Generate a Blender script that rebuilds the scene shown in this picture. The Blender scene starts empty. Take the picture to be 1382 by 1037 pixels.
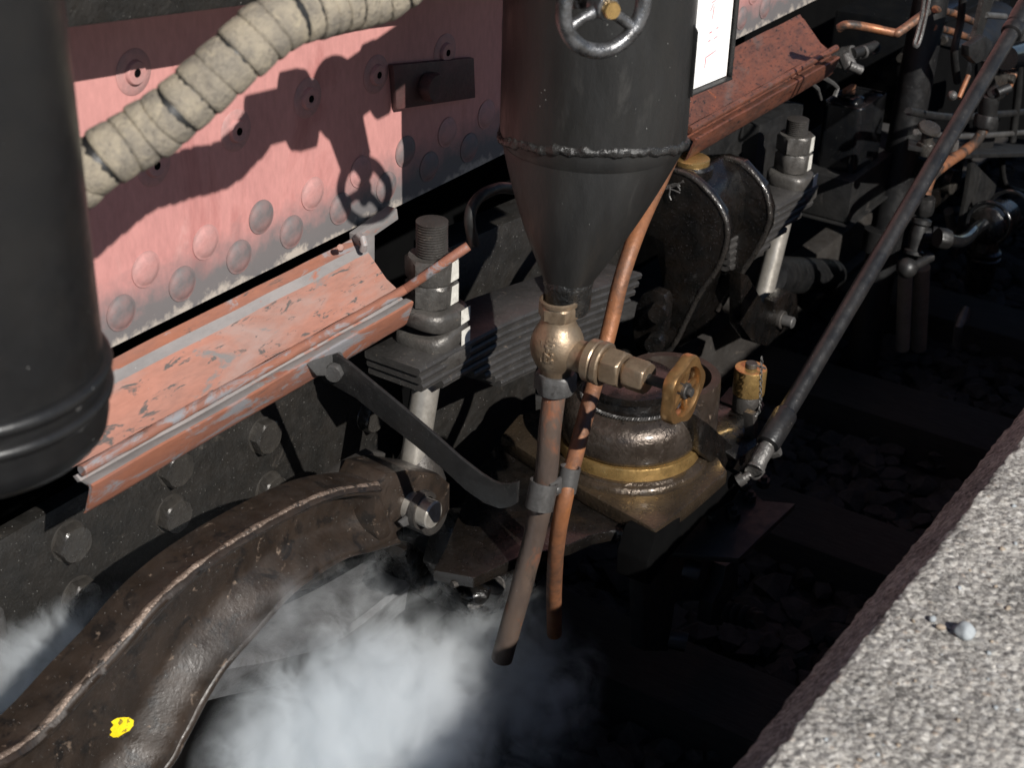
import bpy, bmesh, math, random
from mathutils import Vector, Matrix, noise as mn
random.seed(7)
C = bpy.context.scene
COL = C.collection
V = Vector
rad = math.radians

# ------------------------------------------------------------------ camera
CAMZ = 1.17
F = 2128.0
def norm(v): v = V(v); v.normalize(); return v
Zc = norm((121, 3881, 2128))
Xc = norm((1618, 1116, -2128))
Yc = Zc.cross(Xc).normalized()
Xc = Yc.cross(Zc).normalized()
RIGHT = V((Xc.x, Yc.x, Zc.x)); UP = V((Xc.y, Yc.y, Zc.y)); BACK = V((Xc.z, Yc.z, Zc.z))
cam_d = bpy.data.cameras.new('camera'); cam = bpy.data.objects.new('camera', cam_d); COL.objects.link(cam)
M = Matrix((RIGHT, UP, BACK)).transposed().to_4x4(); M.translation = V((0, 0, CAMZ))
cam.matrix_world = M
cam_d.sensor_width = 36; cam_d.lens = 36 * F / 1382; cam_d.clip_start = .05; cam_d.clip_end = 400
cam_d.dof.use_dof = True; cam_d.dof.focus_distance = 2.68; cam_d.dof.aperture_fstop = 7.0
C.camera = cam

# ------------------------------------------------------------------ light
w = bpy.data.worlds.new('World'); C.world = w; w.use_nodes = True
nt = w.node_tree; nt.nodes.clear()
sky = nt.nodes.new('ShaderNodeTexSky'); sky.sky_type = 'NISHITA'; sky.sun_disc = False
bg = nt.nodes.new('ShaderNodeBackground'); ow = nt.nodes.new('ShaderNodeOutputWorld')
nt.links.new(sky.outputs[0], bg.inputs[0]); nt.links.new(bg.outputs[0], ow.inputs[0])
SUN = V((.47, 1.0, -.79))                       # direction the light travels
elev = math.atan2(.79, math.hypot(.47, 1.0))
sky.sun_elevation = elev; sky.sun_rotation = math.atan2(-.47, -1.0)
bg.inputs[1].default_value = .05
sky.air_density = .8; sky.dust_density = .1; sky.ozone_density = 2.0; sky.altitude = 500
sd = bpy.data.lights.new('sun', 'SUN'); sd.energy = 5.0; sd.angle = rad(.53); sd.color = (1, .965, .91)
so = bpy.data.objects.new('sun', sd); COL.objects.link(so)
so.rotation_euler = SUN.to_track_quat('-Z', 'Y').to_euler(); so.location = (-2, -4, 5)
C.view_settings.view_transform = 'Standard'; C.view_settings.look = 'None'
C.view_settings.exposure = 0.32; C.view_settings.gamma = 1; C.view_settings.use_curve_mapping = False

# ------------------------------------------------------------------ pixel rays -> real places
def ray(px, py):
    a = (px - 691) / F; b = -(py - 518.5) / F
    return RIGHT * a + UP * b - BACK
O = V((0, 0, CAMZ))
def PY(px, py, Y): r = ray(px, py); return O + r * (Y / r.y)
def PZ(px, py, z): r = ray(px, py); return O + r * ((z - CAMZ) / r.z)
def PX(px, py, X): r = ray(px, py); return O + r * (X / r.x)
def depth(p): return -(p - O).dot(BACK)
def rp(n, p): return n * depth(p) / F
def unsh(px, py, Ys, Yp=1.5): return PY(px, py, Yp) - SUN * (Yp - Ys)

# ------------------------------------------------------------------ materials
def mat(name, c1, c2=None, rough=.5, rough2=None, metal=0., scale=18, lo=.4, hi=.62, bump=.25, bscale=90,
        specks=0., ssize=.16, sscale=170, scol=(.45, .45, .43), layers=(), coat=0., coatr=.1, coarse=0., cscale=14, stretch=(1, 1, 1), spec=.5):
    m = bpy.data.materials.new(name); m.use_nodes = True
    t = m.node_tree; N = t.nodes; L = t.links; bs = N['Principled BSDF']
    tc = N.new('ShaderNodeTexCoord'); mp = N.new('ShaderNodeMapping'); L.new(tc.outputs['Object'], mp.inputs[0])
    mp.inputs['Scale'].default_value = stretch
    def nz(sc, det=6, ro=.6, dist=0.):
        n = N.new('ShaderNodeTexNoise'); n.inputs['Scale'].default_value = sc; n.inputs['Detail'].default_value = det
        n.inputs['Roughness'].default_value = ro; n.inputs['Distortion'].default_value = dist
        L.new(mp.outputs[0], n.inputs['Vector']); return n.outputs['Fac']
    def rng(s, a, b, x=0, y=1):
        r = N.new('ShaderNodeMapRange'); r.inputs[1].default_value = a; r.inputs[2].default_value = b
        r.inputs[3].default_value = x; r.inputs[4].default_value = y; L.new(s, r.inputs[0]); return r.outputs[0]
    def mix(f, a, b):
        x = N.new('ShaderNodeMix'); x.data_type = 'RGBA'
        L.new(f, x.inputs[0])
        for s, v in ((6, a), (7, b)):
            if isinstance(v, tuple): x.inputs[s].default_value = (*v, 1)
            else: L.new(v, x.inputs[s])
        return x.outputs[2]
    def mixf(f, a, b):
        x = N.new('ShaderNodeMix'); L.new(f, x.inputs[0])
        for s, v in ((2, a), (3, b)):
            if isinstance(v, (int, float)): x.inputs[s].default_value = v
            else: L.new(v, x.inputs[s])
        return x.outputs[0]
    base = nz(scale)
    f = rng(base, lo, hi)
    col = mix(f, c1, c2 if c2 else tuple(v * .7 for v in c1))
    fine = nz(bscale * 1.7, 3)
    col = mix(rng(fine, .3, .7, .0, .35), col, tuple(v * 1.45 for v in c1))
    ro = rng(nz(scale * 2.3, 5), .35, .65, rough, rough2 if rough2 is not None else min(1, rough * 1.35))
    me = metal
    for (lc, ls, lt, lr, lm, lw) in layers:
        g = rng(nz(ls, 8, .68, .6), lt, lt + lw)
        col = mix(g, col, lc); ro = mixf(g, ro, lr); me = mixf(g, me, lm)
    if specks > 0:
        vo = N.new('ShaderNodeTexVoronoi'); vo.inputs['Scale'].default_value = sscale; L.new(mp.outputs[0], vo.inputs['Vector'])
        sx = N.new('ShaderNodeSeparateColor'); L.new(vo.outputs['Color'], sx.inputs[0])
        th = rng(sx.outputs[0], 1 - specks, 1, 0, ssize)
        lt_ = N.new('ShaderNodeMath'); lt_.operation = 'LESS_THAN'; L.new(vo.outputs['Distance'], lt_.inputs[0]); L.new(th, lt_.inputs[1])
        col = mix(lt_.outputs[0], col, scol); ro = mixf(lt_.outputs[0], ro, .9)
    L.new(col, bs.inputs['Base Color']); L.new(ro, bs.inputs['Roughness'])
    if isinstance(me, (int, float)): bs.inputs['Metallic'].default_value = me
    else: L.new(me, bs.inputs['Metallic'])
    bs.inputs['Specular IOR Level'].default_value = spec
    bs.inputs['Coat Weight'].default_value = coat; bs.inputs['Coat Roughness'].default_value = coatr
    h = nz(bscale, 5)
    bp = N.new('ShaderNodeBump'); bp.inputs['Strength'].default_value = bump; bp.inputs['Distance'].default_value = .003; L.new(h, bp.inputs['Height'])
    last = bp
    if coarse > 0:
        b2 = N.new('ShaderNodeBump'); b2.inputs['Strength'].default_value = coarse; b2.inputs['Distance'].default_value = .012
        L.new(nz(cscale, 4), b2.inputs['Height']); L.new(bp.outputs[0], b2.inputs['Normal']); last = b2
    L.new(last.outputs[0], bs.inputs['Normal'])
    return m

DUST = (.16, .14, .12)
K = {}
K['black'] = mat('black_paint', (0.0083, 0.0083, 0.0084), (0.0142, 0.0135, 0.0128), .40, .6, specks=.3, ssize=.10, sscale=260, scol=(.22,.22,.21), bump=.3, layers=[((.07,.062,.055), 11, .62, .8, 0, .25)])
K['frame'] = mat('frame_paint', (0.0109, 0.0101, 0.0090), (0.0174, 0.0152, 0.0131), .40, .6, specks=.4, ssize=.15, sscale=250, scol=(.34,.33,.31), bump=.6, bscale=150, coarse=.3, layers=[((.085,.07,.055), 14, .62, .8, 0, .2), ((.006,.006,.006), 9, .58, .5, 0, .15)])
K['nut'] = mat('nut_steel', (.105, .098, .09), (.065, .06, .055), .3, .5, metal=.5, scale=25, bump=.4, bscale=170, specks=.2, ssize=.1, sscale=280, layers=[((.035, .03, .027), 30, .56, .5, .3, .1), ((.16, .12, .085), 60, .66, .7, .1, .06)])
K['boltk'] = mat('greasy_bolt', (.036, .033, .030), (.055, .049, .042), .22, .42, metal=.3, specks=.5, ssize=.15, sscale=260, scol=(.3,.29,.27), bump=.5, bscale=180, coat=.3)
K['deepshade'] = mat('deep_shade_black', (.0012, .0012, .0013), (.002, .002, .002), .85, .95, bump=.3, spec=.08)  # near-black: deep shade put into the colour of the parts that use it
K['oily'] = mat('oily_black', (0.0036, 0.0034, 0.0032), (0.0096, 0.0072, 0.0056), .16, .42, specks=.5, ssize=.12, sscale=300, scol=(.25, .23, .26), bump=.5, bscale=190, coarse=.15, cscale=40, coat=.6, coatr=.12)
K['gloss'] = mat('gloss_black', (.005, .0055, .0065), (.008, .008, .008), .12, .28, specks=.12, ssize=.1, sscale=260, bump=.08, bscale=30, coat=.5)
K['tank'] = mat('tank_black', (0.0081, 0.0081, 0.0085), (0.0115, 0.0108, 0.0104), .34, .46, bump=.1, specks=.05, ssize=.1)
K['funnel'] = mat('funnel_black', (0.0101, 0.0099, 0.0097), (0.0166, 0.0158, 0.0144), .36, .55, scale=10, specks=.18, ssize=.10, sscale=240, scol=(.3,.3,.28), bump=.28, bscale=90, coarse=.22, cscale=9, stretch=(1, 1, .35), layers=[((.035,.033,.03), 16, .6, .6, 0, .2), ((.13,.045,.02), 55, .72, .7, 0, .03)])
K['weld'] = mat('weld_black', (.012, .012, .012), (.03, .028, .026), .16, .4, bump=.7, bscale=140, coarse=.5, cscale=60)
K['gutter'] = mat('gutter_red', (.32, .148, .108), (.24, .128, .10), .42, .6, scale=14, bump=.3, bscale=90, specks=.05, ssize=.1, sscale=250, layers=[((.29, .20, .175), 16, .52, .6, 0, .2), ((.09, .08, .075), 75, .57, .6, 0, .05), ((.17,.16,.155), 20, .64, .55, 0, .05)], stretch=(.3, 1, 1))
K['gutter2'] = mat('gutter_rust', (0.1275, 0.0467, 0.0281), (0.0638, 0.0298, 0.0213), .30, .5, scale=30, bump=.5, bscale=120, specks=.12, ssize=.1, sscale=260, layers=[((.018, .014, .012), 150, .56, .4, 0, .06), ((.10, .075, .065), 14, .58, .4, 0, .2), ((.33,.085,.02), 20, .68, .6, 0, .05)], stretch=(.5, 1, 1), coat=.2)
K['greybead'] = mat('worn_grey_paint', (0.1800, 0.1688, 0.1650), (0.2475, 0.2250, 0.2175), .4, .6, bump=.3, layers=[((.3, .12, .08), 30, .56, .5, 0, .08)], specks=.1, stretch=(.4, 1, 1))
K['lipred'] = mat('lip_red', (0.2465, 0.0978, 0.0595), (0.1870, 0.0935, 0.0723), .42, .6, bump=.3, layers=[((.3, .29, .30), 30, .52, .35, .3, .08), ((.07, .06, .055), 40, .6, .6, 0, .08)], stretch=(.3, 1, 1))
K['steel'] = mat('machined_steel', (.36, .335, .30), (.28, .26, .225), .3, .42, metal=.6, bump=.06, scale=30)
K['darksteel'] = mat('dark_steel', (.060, .055, .051), (.042, .037, .033), .40, .58, metal=.5, bump=.45, bscale=170, specks=.2, ssize=.1, sscale=280, layers=[((.11, .09, .07), 30, .62, .7, .1, .1)])
K['greysteel'] = mat('grey_steel', (.105, .102, .10), (.07, .067, .064), .38, .55, metal=.45, bump=.3, specks=.15, ssize=.1, sscale=260, layers=[((.035, .032, .03), 24, .57, .5, .2, .1)])
K['leaf'] = mat('leaf_steel', (.050, .047, .045), (.032, .030, .028), .36, .52, metal=.3, bump=.45, specks=.4, ssize=.12, sscale=300, layers=[((.15, .12, .095), 90, .63, .8, 0, .06)])
K['leafblue'] = mat('leaf_black', (.030, .031, .034), (.045, .044, .045), .4, .6, metal=.2, bump=.4, specks=.55, sscale=230, ssize=.2)
K['brown'] = mat('greasy_brown_cast', (0.0184, 0.0130, 0.0097), (0.0335, 0.0233, 0.0173), .34, .6, metal=.1, scale=16, specks=.35, ssize=.12, sscale=260, bump=.28, bscale=150, coarse=.04, cscale=14, layers=[((.010, .008, .007), 24, .53, .45, 0, .1), ((.13, .095, .07), 48, .62, .6, .1, .06)])
K['edge'] = mat('cast_edge_highlight', (.22, .165, .13), (.10, .072, .055), .3, .5, metal=.4, bump=.9, bscale=150, coarse=.5, cscale=60, scale=40, layers=[((.03, .024, .02), 45, .53, .4, 0, .06)], coat=.2)  # pale brown: highlight on the lever crest put into the colour
K['brass'] = mat('oily_brass', (.60, .39, .15), (.46, .29, .11), .22, .4, metal=.85, bump=.25, scale=20, bscale=140, layers=[((.12, .075, .035), 30, .64, .4, .3, .1)], coat=.3)
K['brassbase'] = mat('brass_base_grimy', (.060, .043, .028), (.026, .020, .015), .12, .36, metal=.5, scale=10, bump=.6, bscale=150, specks=.12, ssize=.1, sscale=280, layers=[((.03, .021, .014), 22, .55, .35, .1, .12), ((.25, .22, .17), 70, .66, .5, .3, .05)], coat=.5, coatr=.15)
K['bronze'] = mat('bronze_valve', (.29, .215, .145), (.18, .128, .085), .34, .48, metal=.72, scale=14, bump=.22, bscale=140, layers=[((.06, .045, .034), 14, .53, .5, .3, .2)])
K['bronzew'] = mat('bronze_wheel', (.47, .27, .11), (.33, .19, .085), .28, .42, metal=.85, bump=.15, layers=[((.12, .08, .05), 22, .6, .5, .3, .12)])
K['copper'] = mat('copper_pipe', (0.2525, 0.1033, 0.0459), (0.1530, 0.0727, 0.0421), .42, .6, metal=.25, scale=12, bump=.4, layers=[((.055, .038, .03), 13, .49, .55, .2, .2), ((.45, .17, .05), 9, .6, .5, .3, .15)], specks=.06)
K['copper2'] = mat('stained_copper', (.27, .11, .05), (.14, .08, .055), .4, .6, metal=.4, scale=9, bump=.3, layers=[((.03, .024, .02), 11, .46, .55, .2, .1)], specks=.08)
K['rustpipe'] = mat('rusted_pipe', (.075, .056, .047), (.11, .075, .055), .40, .58, metal=.2, scale=12, bump=.45, specks=.2, ssize=.1, sscale=260, layers=[((.24, .070, .022), 13, .54, .7, 0, .16), ((.03,.025,.022), 18, .6, .5, 0, .1)], stretch=(1, 1, .5))
K['dome'] = mat('oily_steel_cap', (.085, .068, .056), (.045, .034, .026), .18, .42, metal=.65, scale=16, bump=.6, bscale=130, specks=.15, ssize=.1, sscale=280, layers=[((.012, .009, .007), 26, .54, .22, .1, .1), ((.20, .17, .155), 34, .62, .32, .7, .1)], coat=.5, coatr=.12)
K['lagging'] = mat('lagging_cloth', (0.3060, 0.2635, 0.1997), (0.1615, 0.1445, 0.1232), .85, .95, scale=30, bump=1.0, bscale=330, coarse=.25, cscale=90, layers=[((.10, .09, .08), 150, .56, .95, 0, .14), ((.13, .115, .10), 18, .55, .95, 0, .2), ((.42, .36, .26), 34, .58, .9, 0, .12)], spec=.15)
K['white'] = mat('white_board', (.82, .80, .78), (.80, .78, .75), .4, .5, bump=.03)
K['whitepaint'] = mat('white_paint_mark', (.55, .53, .48), (.42, .40, .36), .5, .6, bump=.3, scale=60, layers=[((.12, .11, .10), 110, .62, .6, 0, .06)])
K['yellow'] = mat('yellow_paint', (.82, .62, .01), (.72, .54, .01), .5, .6, bump=.5, bscale=160, layers=[((.20, .14, .02), 110, .56, .7, 0, .06)])
K['redink'] = mat('red_ink', (.55, .10, .14), (.75, .4, .42), .6, .6, bump=0)
K['rodblack'] = mat('rod_black', (0.0144, 0.0148, 0.0160), (0.0280, 0.0264, 0.0256), .28, .48, metal=.3, specks=.25, ssize=.1, sscale=260, bump=.35, layers=[((.16, .135, .12), 55, .66, .5, .3, .05)])
K['wheelrim'] = mat('worn_chrome', (.20, .20, .205), (.06, .058, .056), .2, .42, metal=.8, bump=.5, bscale=150, scale=40)
K['rimglint'] = mat('yoke_rim_glint', (.035, .032, .030), (.06, .052, .045), .12, .3, metal=.5, bump=.5, bscale=150, coarse=.3, cscale=60, coat=.6, coatr=.1, layers=[((.008, .007, .006), 60, .55, .3, 0, .08)])  # lighter gloss: bright highlights of the yoke edges put into the colour
K['darkred'] = mat('dark_red_brown', (.085, .036, .034), (.05, .028, .026), .5, .7, bump=.3)  # dark red-brown for the bracket plate and its bolt
K['barsteel'] = mat('bare_bar_steel', (.20, .20, .205), (.13, .13, .132), .28, .45, metal=.5, bump=.4, bscale=160, scale=25, layers=[((.06, .056, .052), 18, .58, .5, .2, .15)])
K['stone'] = mat('ballast_stone', (.045, .043, .042), (.022, .021, .021), .85, .95, scale=25, bump=.5, spec=.15)
K['pebble'] = mat('pebble_grey', (.30, .32, .33), (.22, .24, .26), .6, .8, scale=60, bump=.5)
K['wood'] = mat('sleeper_wood', (.022, .019, .016), (.012, .011, .010), .8, .95, scale=12, bump=.7, stretch=(8, .8, 8))
K['silver'] = mat('old_silver_fitting', (.13, .125, .12), (.07, .066, .062), .35, .5, metal=.55, bump=.6, bscale=160, coarse=.3, specks=.2, ssize=.1)
K['tan'] = mat('tan_pipe', (.30, .24, .18), (.22, .18, .14), .6, .8, bump=.5, specks=.1)
K['blackpipe'] = mat('black_pipe', (0.0056, 0.0056, 0.0060), (0.0090, 0.0086, 0.0083), .35, .55, specks=.4, ssize=.1, sscale=260, bump=.2, layers=[((.035, .03, .026), 14, .64, .8, 0, .2)])

def red_mat():
    m = mat('red_side_paint', (.50, .235, .215), (.44, .205, .19), .5, .6, scale=8, bump=.18, bscale=60, stretch=(1, 1, .35),
            layers=[((.58, .33, .30), 13, .63, .7, 0, .12), ((.33, .11, .10), 6, .58, .6, 0, .2)])
    t = m.node_tree; N = t.nodes; L = t.links; bs = N['Principled BSDF']
    tc = N.new('ShaderNodeTexCoord'); sp = N.new('ShaderNodeSeparateXYZ'); L.new(tc.outputs['Object'], sp.inputs[0])
    n = N.new('ShaderNodeTexNoise'); n.inputs['Scale'].default_value = 22; n.inputs['Detail'].default_value = 8; n.inputs['Roughness'].default_value = .7
    L.new(tc.outputs['Object'], n.inputs['Vector'])
    a = N.new('ShaderNodeMath'); a.operation = 'MULTIPLY_ADD'; a.inputs[1].default_value = .10; L.new(n.outputs[0], a.inputs[0]); L.new(sp.outputs[2], a.inputs[2])
    r = N.new('ShaderNodeMapRange'); r.inputs[1].default_value = .150; r.inputs[2].default_value = .085; L.new(a.outputs[0], r.inputs[0])
    mx = N.new('ShaderNodeMix'); mx.data_type = 'RGBA'; mx.inputs[7].default_value = (.15, .14, .14, 1)
    old = bs.inputs['Base Color'].links[0].from_socket
    L.new(r.outputs[0], mx.inputs[0]); L.new(old, mx.inputs[6])
    r2 = N.new('ShaderNodeMapRange'); r2.inputs[1].default_value = .060; r2.inputs[2].default_value = .048; L.new(a.outputs[0], r2.inputs[0])
    mx2 = N.new('ShaderNodeMix'); mx2.data_type = 'RGBA'; mx2.inputs[7].default_value = (.42, .37, .32, 1)
    L.new(r2.outputs[0], mx2.inputs[0]); L.new(mx.outputs[2], mx2.inputs[6]); L.new(mx2.outputs[2], bs.inputs['Base Color'])
    return m
K['red'] = red_mat()
K['rivet'] = mat('rivet_grey', (.13, .115, .115), (.24, .13, .12), .55, .7, scale=24, bump=.3, layers=[((.45, .2, .18), 20, .6, .6, 0, .15)])
K['rivetred'] = mat('rivet_red', (.40, .20, .185), (.30, .18, .17), .55, .7, scale=24, bump=.3, layers=[((.3, .26, .25), 20, .6, .6, 0, .15)])

def concrete():
    m = bpy.data.materials.new('platform_concrete'); m.use_nodes = True
    t = m.node_tree; N = t.nodes; L = t.links; bs = N['Principled BSDF']
    tc = N.new('ShaderNodeTexCoord')
    def nz(sc, det=6, ro=.6):
        n = N.new('ShaderNodeTexNoise'); n.inputs['Scale'].default_value = sc; n.inputs['Detail'].default_value = det; n.inputs['Roughness'].default_value = ro
        L.new(tc.outputs['Object'], n.inputs['Vector']); return n.outputs[0]
    def vor(sc):
        v = N.new('ShaderNodeTexVoronoi'); v.inputs['Scale'].default_value = sc; L.new(tc.outputs['Object'], v.inputs['Vector']); return v
    def ramp(s, pts):
        r = N.new('ShaderNodeValToRGB'); e = r.color_ramp.elements
        while len(e) < len(pts): e.new(.5)
        for i, (p, c) in enumerate(pts): e[i].position = p; e[i].color = (*c, 1)
        L.new(s, r.inputs[0]); return r.outputs[0]
    def mix(f, a, b, mode='MIX'):
        x = N.new('ShaderNodeMix'); x.data_type = 'RGBA'; x.blend_type = mode
        if isinstance(f, float): x.inputs[0].default_value = f
        else: L.new(f, x.inputs[0])
        L.new(a, x.inputs[6])
        if isinstance(b, tuple): x.inputs[7].default_value = (*b, 1)
        else: L.new(b, x.inputs[7])
        return x.outputs[2]
    v1 = vor(95); sep = N.new('ShaderNodeSeparateColor'); L.new(v1.outputs['Color'], sep.inputs[0])
    peb = ramp(sep.outputs[0], [(0, (.09, .088, .085)), (.25, (.20, .195, .19)), (.5, (.40, .38, .36)), (.8, (.62, .59, .54)), (1, (.40, .31, .24))])
    matrix = ramp(nz(42, 10, .78), [(.34, (.055, .052, .048)), (.47, (.22, .205, .19)), (.58, (.44, .42, .39)), (.7, (.62, .60, .56))])
    edge = N.new('ShaderNodeMapRange'); L.new(v1.outputs['Distance'], edge.inputs[0]); edge.inputs[1].default_value = .42; edge.inputs[2].default_value = .26
    c = mix(edge.outputs[0], matrix, peb)
    big = ramp(nz(7.5, 7, .68), [(.38, (.36, .35, .33)), (.47, (.74, .72, .69)), (.55, (.98, .96, .93)), (.66, (1.3, 1.28, 1.24))])
    c = mix(1.0, c, big, 'MULTIPLY')
    v2 = vor(260); s2 = N.new('ShaderNodeSeparateColor'); L.new(v2.outputs['Color'], s2.inputs[0])
    c = mix(.35, c, ramp(s2.outputs[1], [(0, (.06, .058, .055)), (.3, (.24, .23, .215)), (.65, (.46, .44, .41)), (1, (.85, .82, .76))]))
    v3 = vor(150); s3 = N.new('ShaderNodeSeparateColor'); L.new(v3.outputs['Color'], s3.inputs[0]); e3 = N.new('ShaderNodeMapRange'); L.new(s3.outputs[0], e3.inputs[0]); e3.inputs[1].default_value = .55; e3.inputs[2].default_value = .75; e3.inputs[4].default_value = .45
    c = mix(e3.outputs[0], c, ramp(s3.outputs[1], [(0, (.10, .095, .09)), (.4, (.30, .29, .28)), (.7, (.62, .58, .52)), (1, (.80, .78, .74))]))
    pit = N.new('ShaderNodeMapRange'); L.new(nz(110, 5, .7), pit.inputs[0]); pit.inputs[1].default_value = .60; pit.inputs[2].default_value = .68; pit.inputs[4].default_value = .85
    c = mix(pit.outputs[0], c, (.05, .047, .043))
    L.new(c, bs.inputs['Base Color']); bs.inputs['Roughness'].default_value = .9
    b1 = N.new('ShaderNodeBump'); b1.inputs['Strength'].default_value = .9; b1.inputs['Distance'].default_value = .004; b1.invert = True; L.new(v1.outputs['Distance'], b1.inputs['Height'])
    b2 = N.new('ShaderNodeBump'); b2.inputs['Strength'].default_value = .8; b2.inputs['Distance'].default_value = .004; L.new(nz(140, 6, .7), b2.inputs['Height']); L.new(b1.outputs[0], b2.inputs['Normal'])
    L.new(b2.outputs[0], bs.inputs['Normal'])
    return m
K['concrete'] = concrete()

# ------------------------------------------------------------------ mesh tools
def basis(ax):
    ax = norm(ax); t = V((0, 0, 1)) if abs(ax.z) < .9 else V((1, 0, 0))
    u = t.cross(ax).normalized(); return u, ax.cross(u).normalized(), ax
def NB(): return bmesh.new()
def prism(b, pts, off):
    off = V(off); n = len(pts)
    a = [b.verts.new(p) for p in pts]; c = [b.verts.new(V(p) + off) for p in pts]
    b.faces.new(a); b.faces.new(c[::-1])
    for i in range(n): b.faces.new((a[i], c[i], c[(i + 1) % n], a[(i + 1) % n]))
    return b
def box(b, c, sx, sy, sz, m3=None):
    c = V(c); m3 = m3 or Matrix.Identity(3)
    vs = [b.verts.new(c + m3 @ V((x * sx / 2, y * sy / 2, z * sz / 2))) for x in (-1, 1) for y in (-1, 1) for z in (-1, 1)]
    for f in ((0, 1, 3, 2), (4, 6, 7, 5), (0, 4, 5, 1), (2, 3, 7, 6), (0, 2, 6, 4), (1, 5, 7, 3)): b.faces.new([vs[i] for i in f])
    return b
def lathe(b, prof, o, ax=(0, 0, 1), seg=32, jit=0., jf=20., caps=True, phase=0.):
    u, v, a = basis(ax); o = V(o); rows = []
    for r, h in prof:
        row = []
        for i in range(seg):
            th = 2 * math.pi * i / seg + phase
            d = u * math.cos(th) + v * math.sin(th)
            rr = r
            if jit: rr += jit * mn.noise((o + d * r + a * h) * jf)
            row.append(b.verts.new(o + d * rr + a * h))
        rows.append(row)
    for j in range(len(rows) - 1):
        for i in range(seg):
            k = (i + 1) % seg; b.faces.new((rows[j][i], rows[j][k], rows[j + 1][k], rows[j + 1][i]))
    if caps: b.faces.new(rows[0][::-1]); b.faces.new(rows[-1])
    return b
def cyl(b, p0, p1, r, r2=None, seg=24, ch=0.):
    p0 = V(p0); p1 = V(p1); L_ = (p1 - p0).length; r2 = r if r2 is None else r2
    pr = [(r, 0), (r2, L_)] if not ch else [(r - ch, 0), (r, ch), (r2, L_ - ch), (r2 - ch, L_)]
    return lathe(b, pr, p0, p1 - p0, seg)
def hexa(b, p0, p1, af, ref=(0, -1, 0), ch=.12):
    """hexagonal nut from p0 to p1, across flats af, one flat facing ref"""
    p0 = V(p0); p1 = V(p1); a = (p1 - p0).normalized(); L_ = (p1 - p0).length
    n = V(ref); n = (n - a * n.dot(a)).normalized(); m = a.cross(n); R = af / 2 / math.cos(math.pi / 6)
    rows = []
    def rowf(h, k):
        row = []
        for i in range(24):
            th = math.pi / 6 + math.pi * 2 * i / 24
            loc = (th - math.pi / 6) % (math.pi / 3) - math.pi / 6
            # radius of hex outline at this angle
            hx = (af / 2) / math.cos(loc) if True else R
            hx = (af / 2) / max(.5, math.cos(((th) % (math.pi / 3)) - math.pi / 6)) if False else hx
            r = min(hx, af / 2 * k)
            row.append(b.verts.new(p0 + a * h + (n * math.cos(th) + m * math.sin(th)) * r))
        return row
    c = L_ * ch
    for h, k in ((0, 1.0), (c, 1.16), (L_ - c, 1.16), (L_, 1.0)): rows.append(rowf(h, k))
    for j in range(3):
        for i in range(24):
            k = (i + 1) % 24; b.faces.new((rows[j][i], rows[j][k], rows[j + 1][k], rows[j + 1][i]))
    b.faces.new(rows[0][::-1]); b.faces.new(rows[-1])
    return b
def spline(pts, n=8):
    pts = [V(p) for p in pts]; out = []
    for i in range(len(pts) - 1):
        p0 = pts[max(0, i - 1)]; p1 = pts[i]; p2 = pts[i + 1]; p3 = pts[min(len(pts) - 1, i + 2)]
        for k in range(n):
            t = k / n
            out.append(.5 * ((2 * p1) + (p2 - p0) * t + (2 * p0 - 5 * p1 + 4 * p2 - p3) * t * t + (3 * p1 - p0 - 3 * p2 + p3) * t ** 3))
    out.append(pts[-1]); return out
def tube(b, pts, r, seg=16, closed=False, jit=0., jf=30.):
    pts = [V(p) for p in pts]; n = len(pts); rows = []; prev = None
    for i, p in enumerate(pts):
        if closed: t = (pts[(i + 1) % n] - pts[i - 1]).normalized()
        else: t = (pts[min(i + 1, n - 1)] - pts[max(i - 1, 0)]).normalized()
        if prev is None: u = basis(t)[0]
        else: u = (prev - t * prev.dot(t)).normalized()
        prev = u; v = t.cross(u); ri = r[i] if isinstance(r, (list, tuple)) else r
        row = []
        for k in range(seg):
            d = u * math.cos(2 * math.pi * k / seg) + v * math.sin(2 * math.pi * k / seg)
            rr = ri + (jit * mn.noise((p + d * ri) * jf) if jit else 0)
            row.append(b.verts.new(p + d * rr))
        rows.append(row)
    m = n if closed else n - 1
    for j in range(m):
        A, B = rows[j], rows[(j + 1) % n]
        for i in range(seg):
            k = (i + 1) % seg; b.faces.new((A[i], A[k], B[k], B[i]))
    if not closed: b.faces.new(rows[0][::-1]); b.faces.new(rows[-1])
    return b
def ball(b, c, r, ax=(0, 0, 1), sq=1., seg=28, rings=16, jit=0., jf=30.):
    pr = [(max(1e-4, r * math.sin(math.pi * i / rings)), -r * sq * math.cos(math.pi * i / rings)) for i in range(rings + 1)]
    return lathe(b, pr, c, ax, seg, jit, jf)

def fin(name, b, m, off=V((0, 0, 0)), bevel=0., ang=40, rough=0., rf=20.):
    if bevel > 0:
        b.normal_update()
        es = [e for e in b.edges if len(e.link_faces) == 2 and e.calc_face_angle(0) > rad(28)]
        bmesh.ops.bevel(b, geom=es, offset=bevel, segments=2, profile=.6, affect='EDGES', clamp_overlap=True)
    bmesh.ops.recalc_face_normals(b, faces=b.faces)
    if rough:
        b.normal_update()
        for v in b.verts: v.co += v.normal * rough * mn.noise(v.co * rf)
    for v in b.verts: v.co -= off
    me = bpy.data.meshes.new(name); b.to_mesh(me); b.free()
    me.polygons.foreach_set('use_smooth', [True] * len(me.polygons)); me.set_sharp_from_angle(angle=rad(ang))
    me.materials.append(K[m] if isinstance(m, str) else m)
    return me
def tag(o, label=None, cat=None, group=None, kind=None):
    for k, v in (('label', label), ('category', cat), ('group', group), ('kind', kind)):
        if v: o[k] = v
    return o
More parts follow.
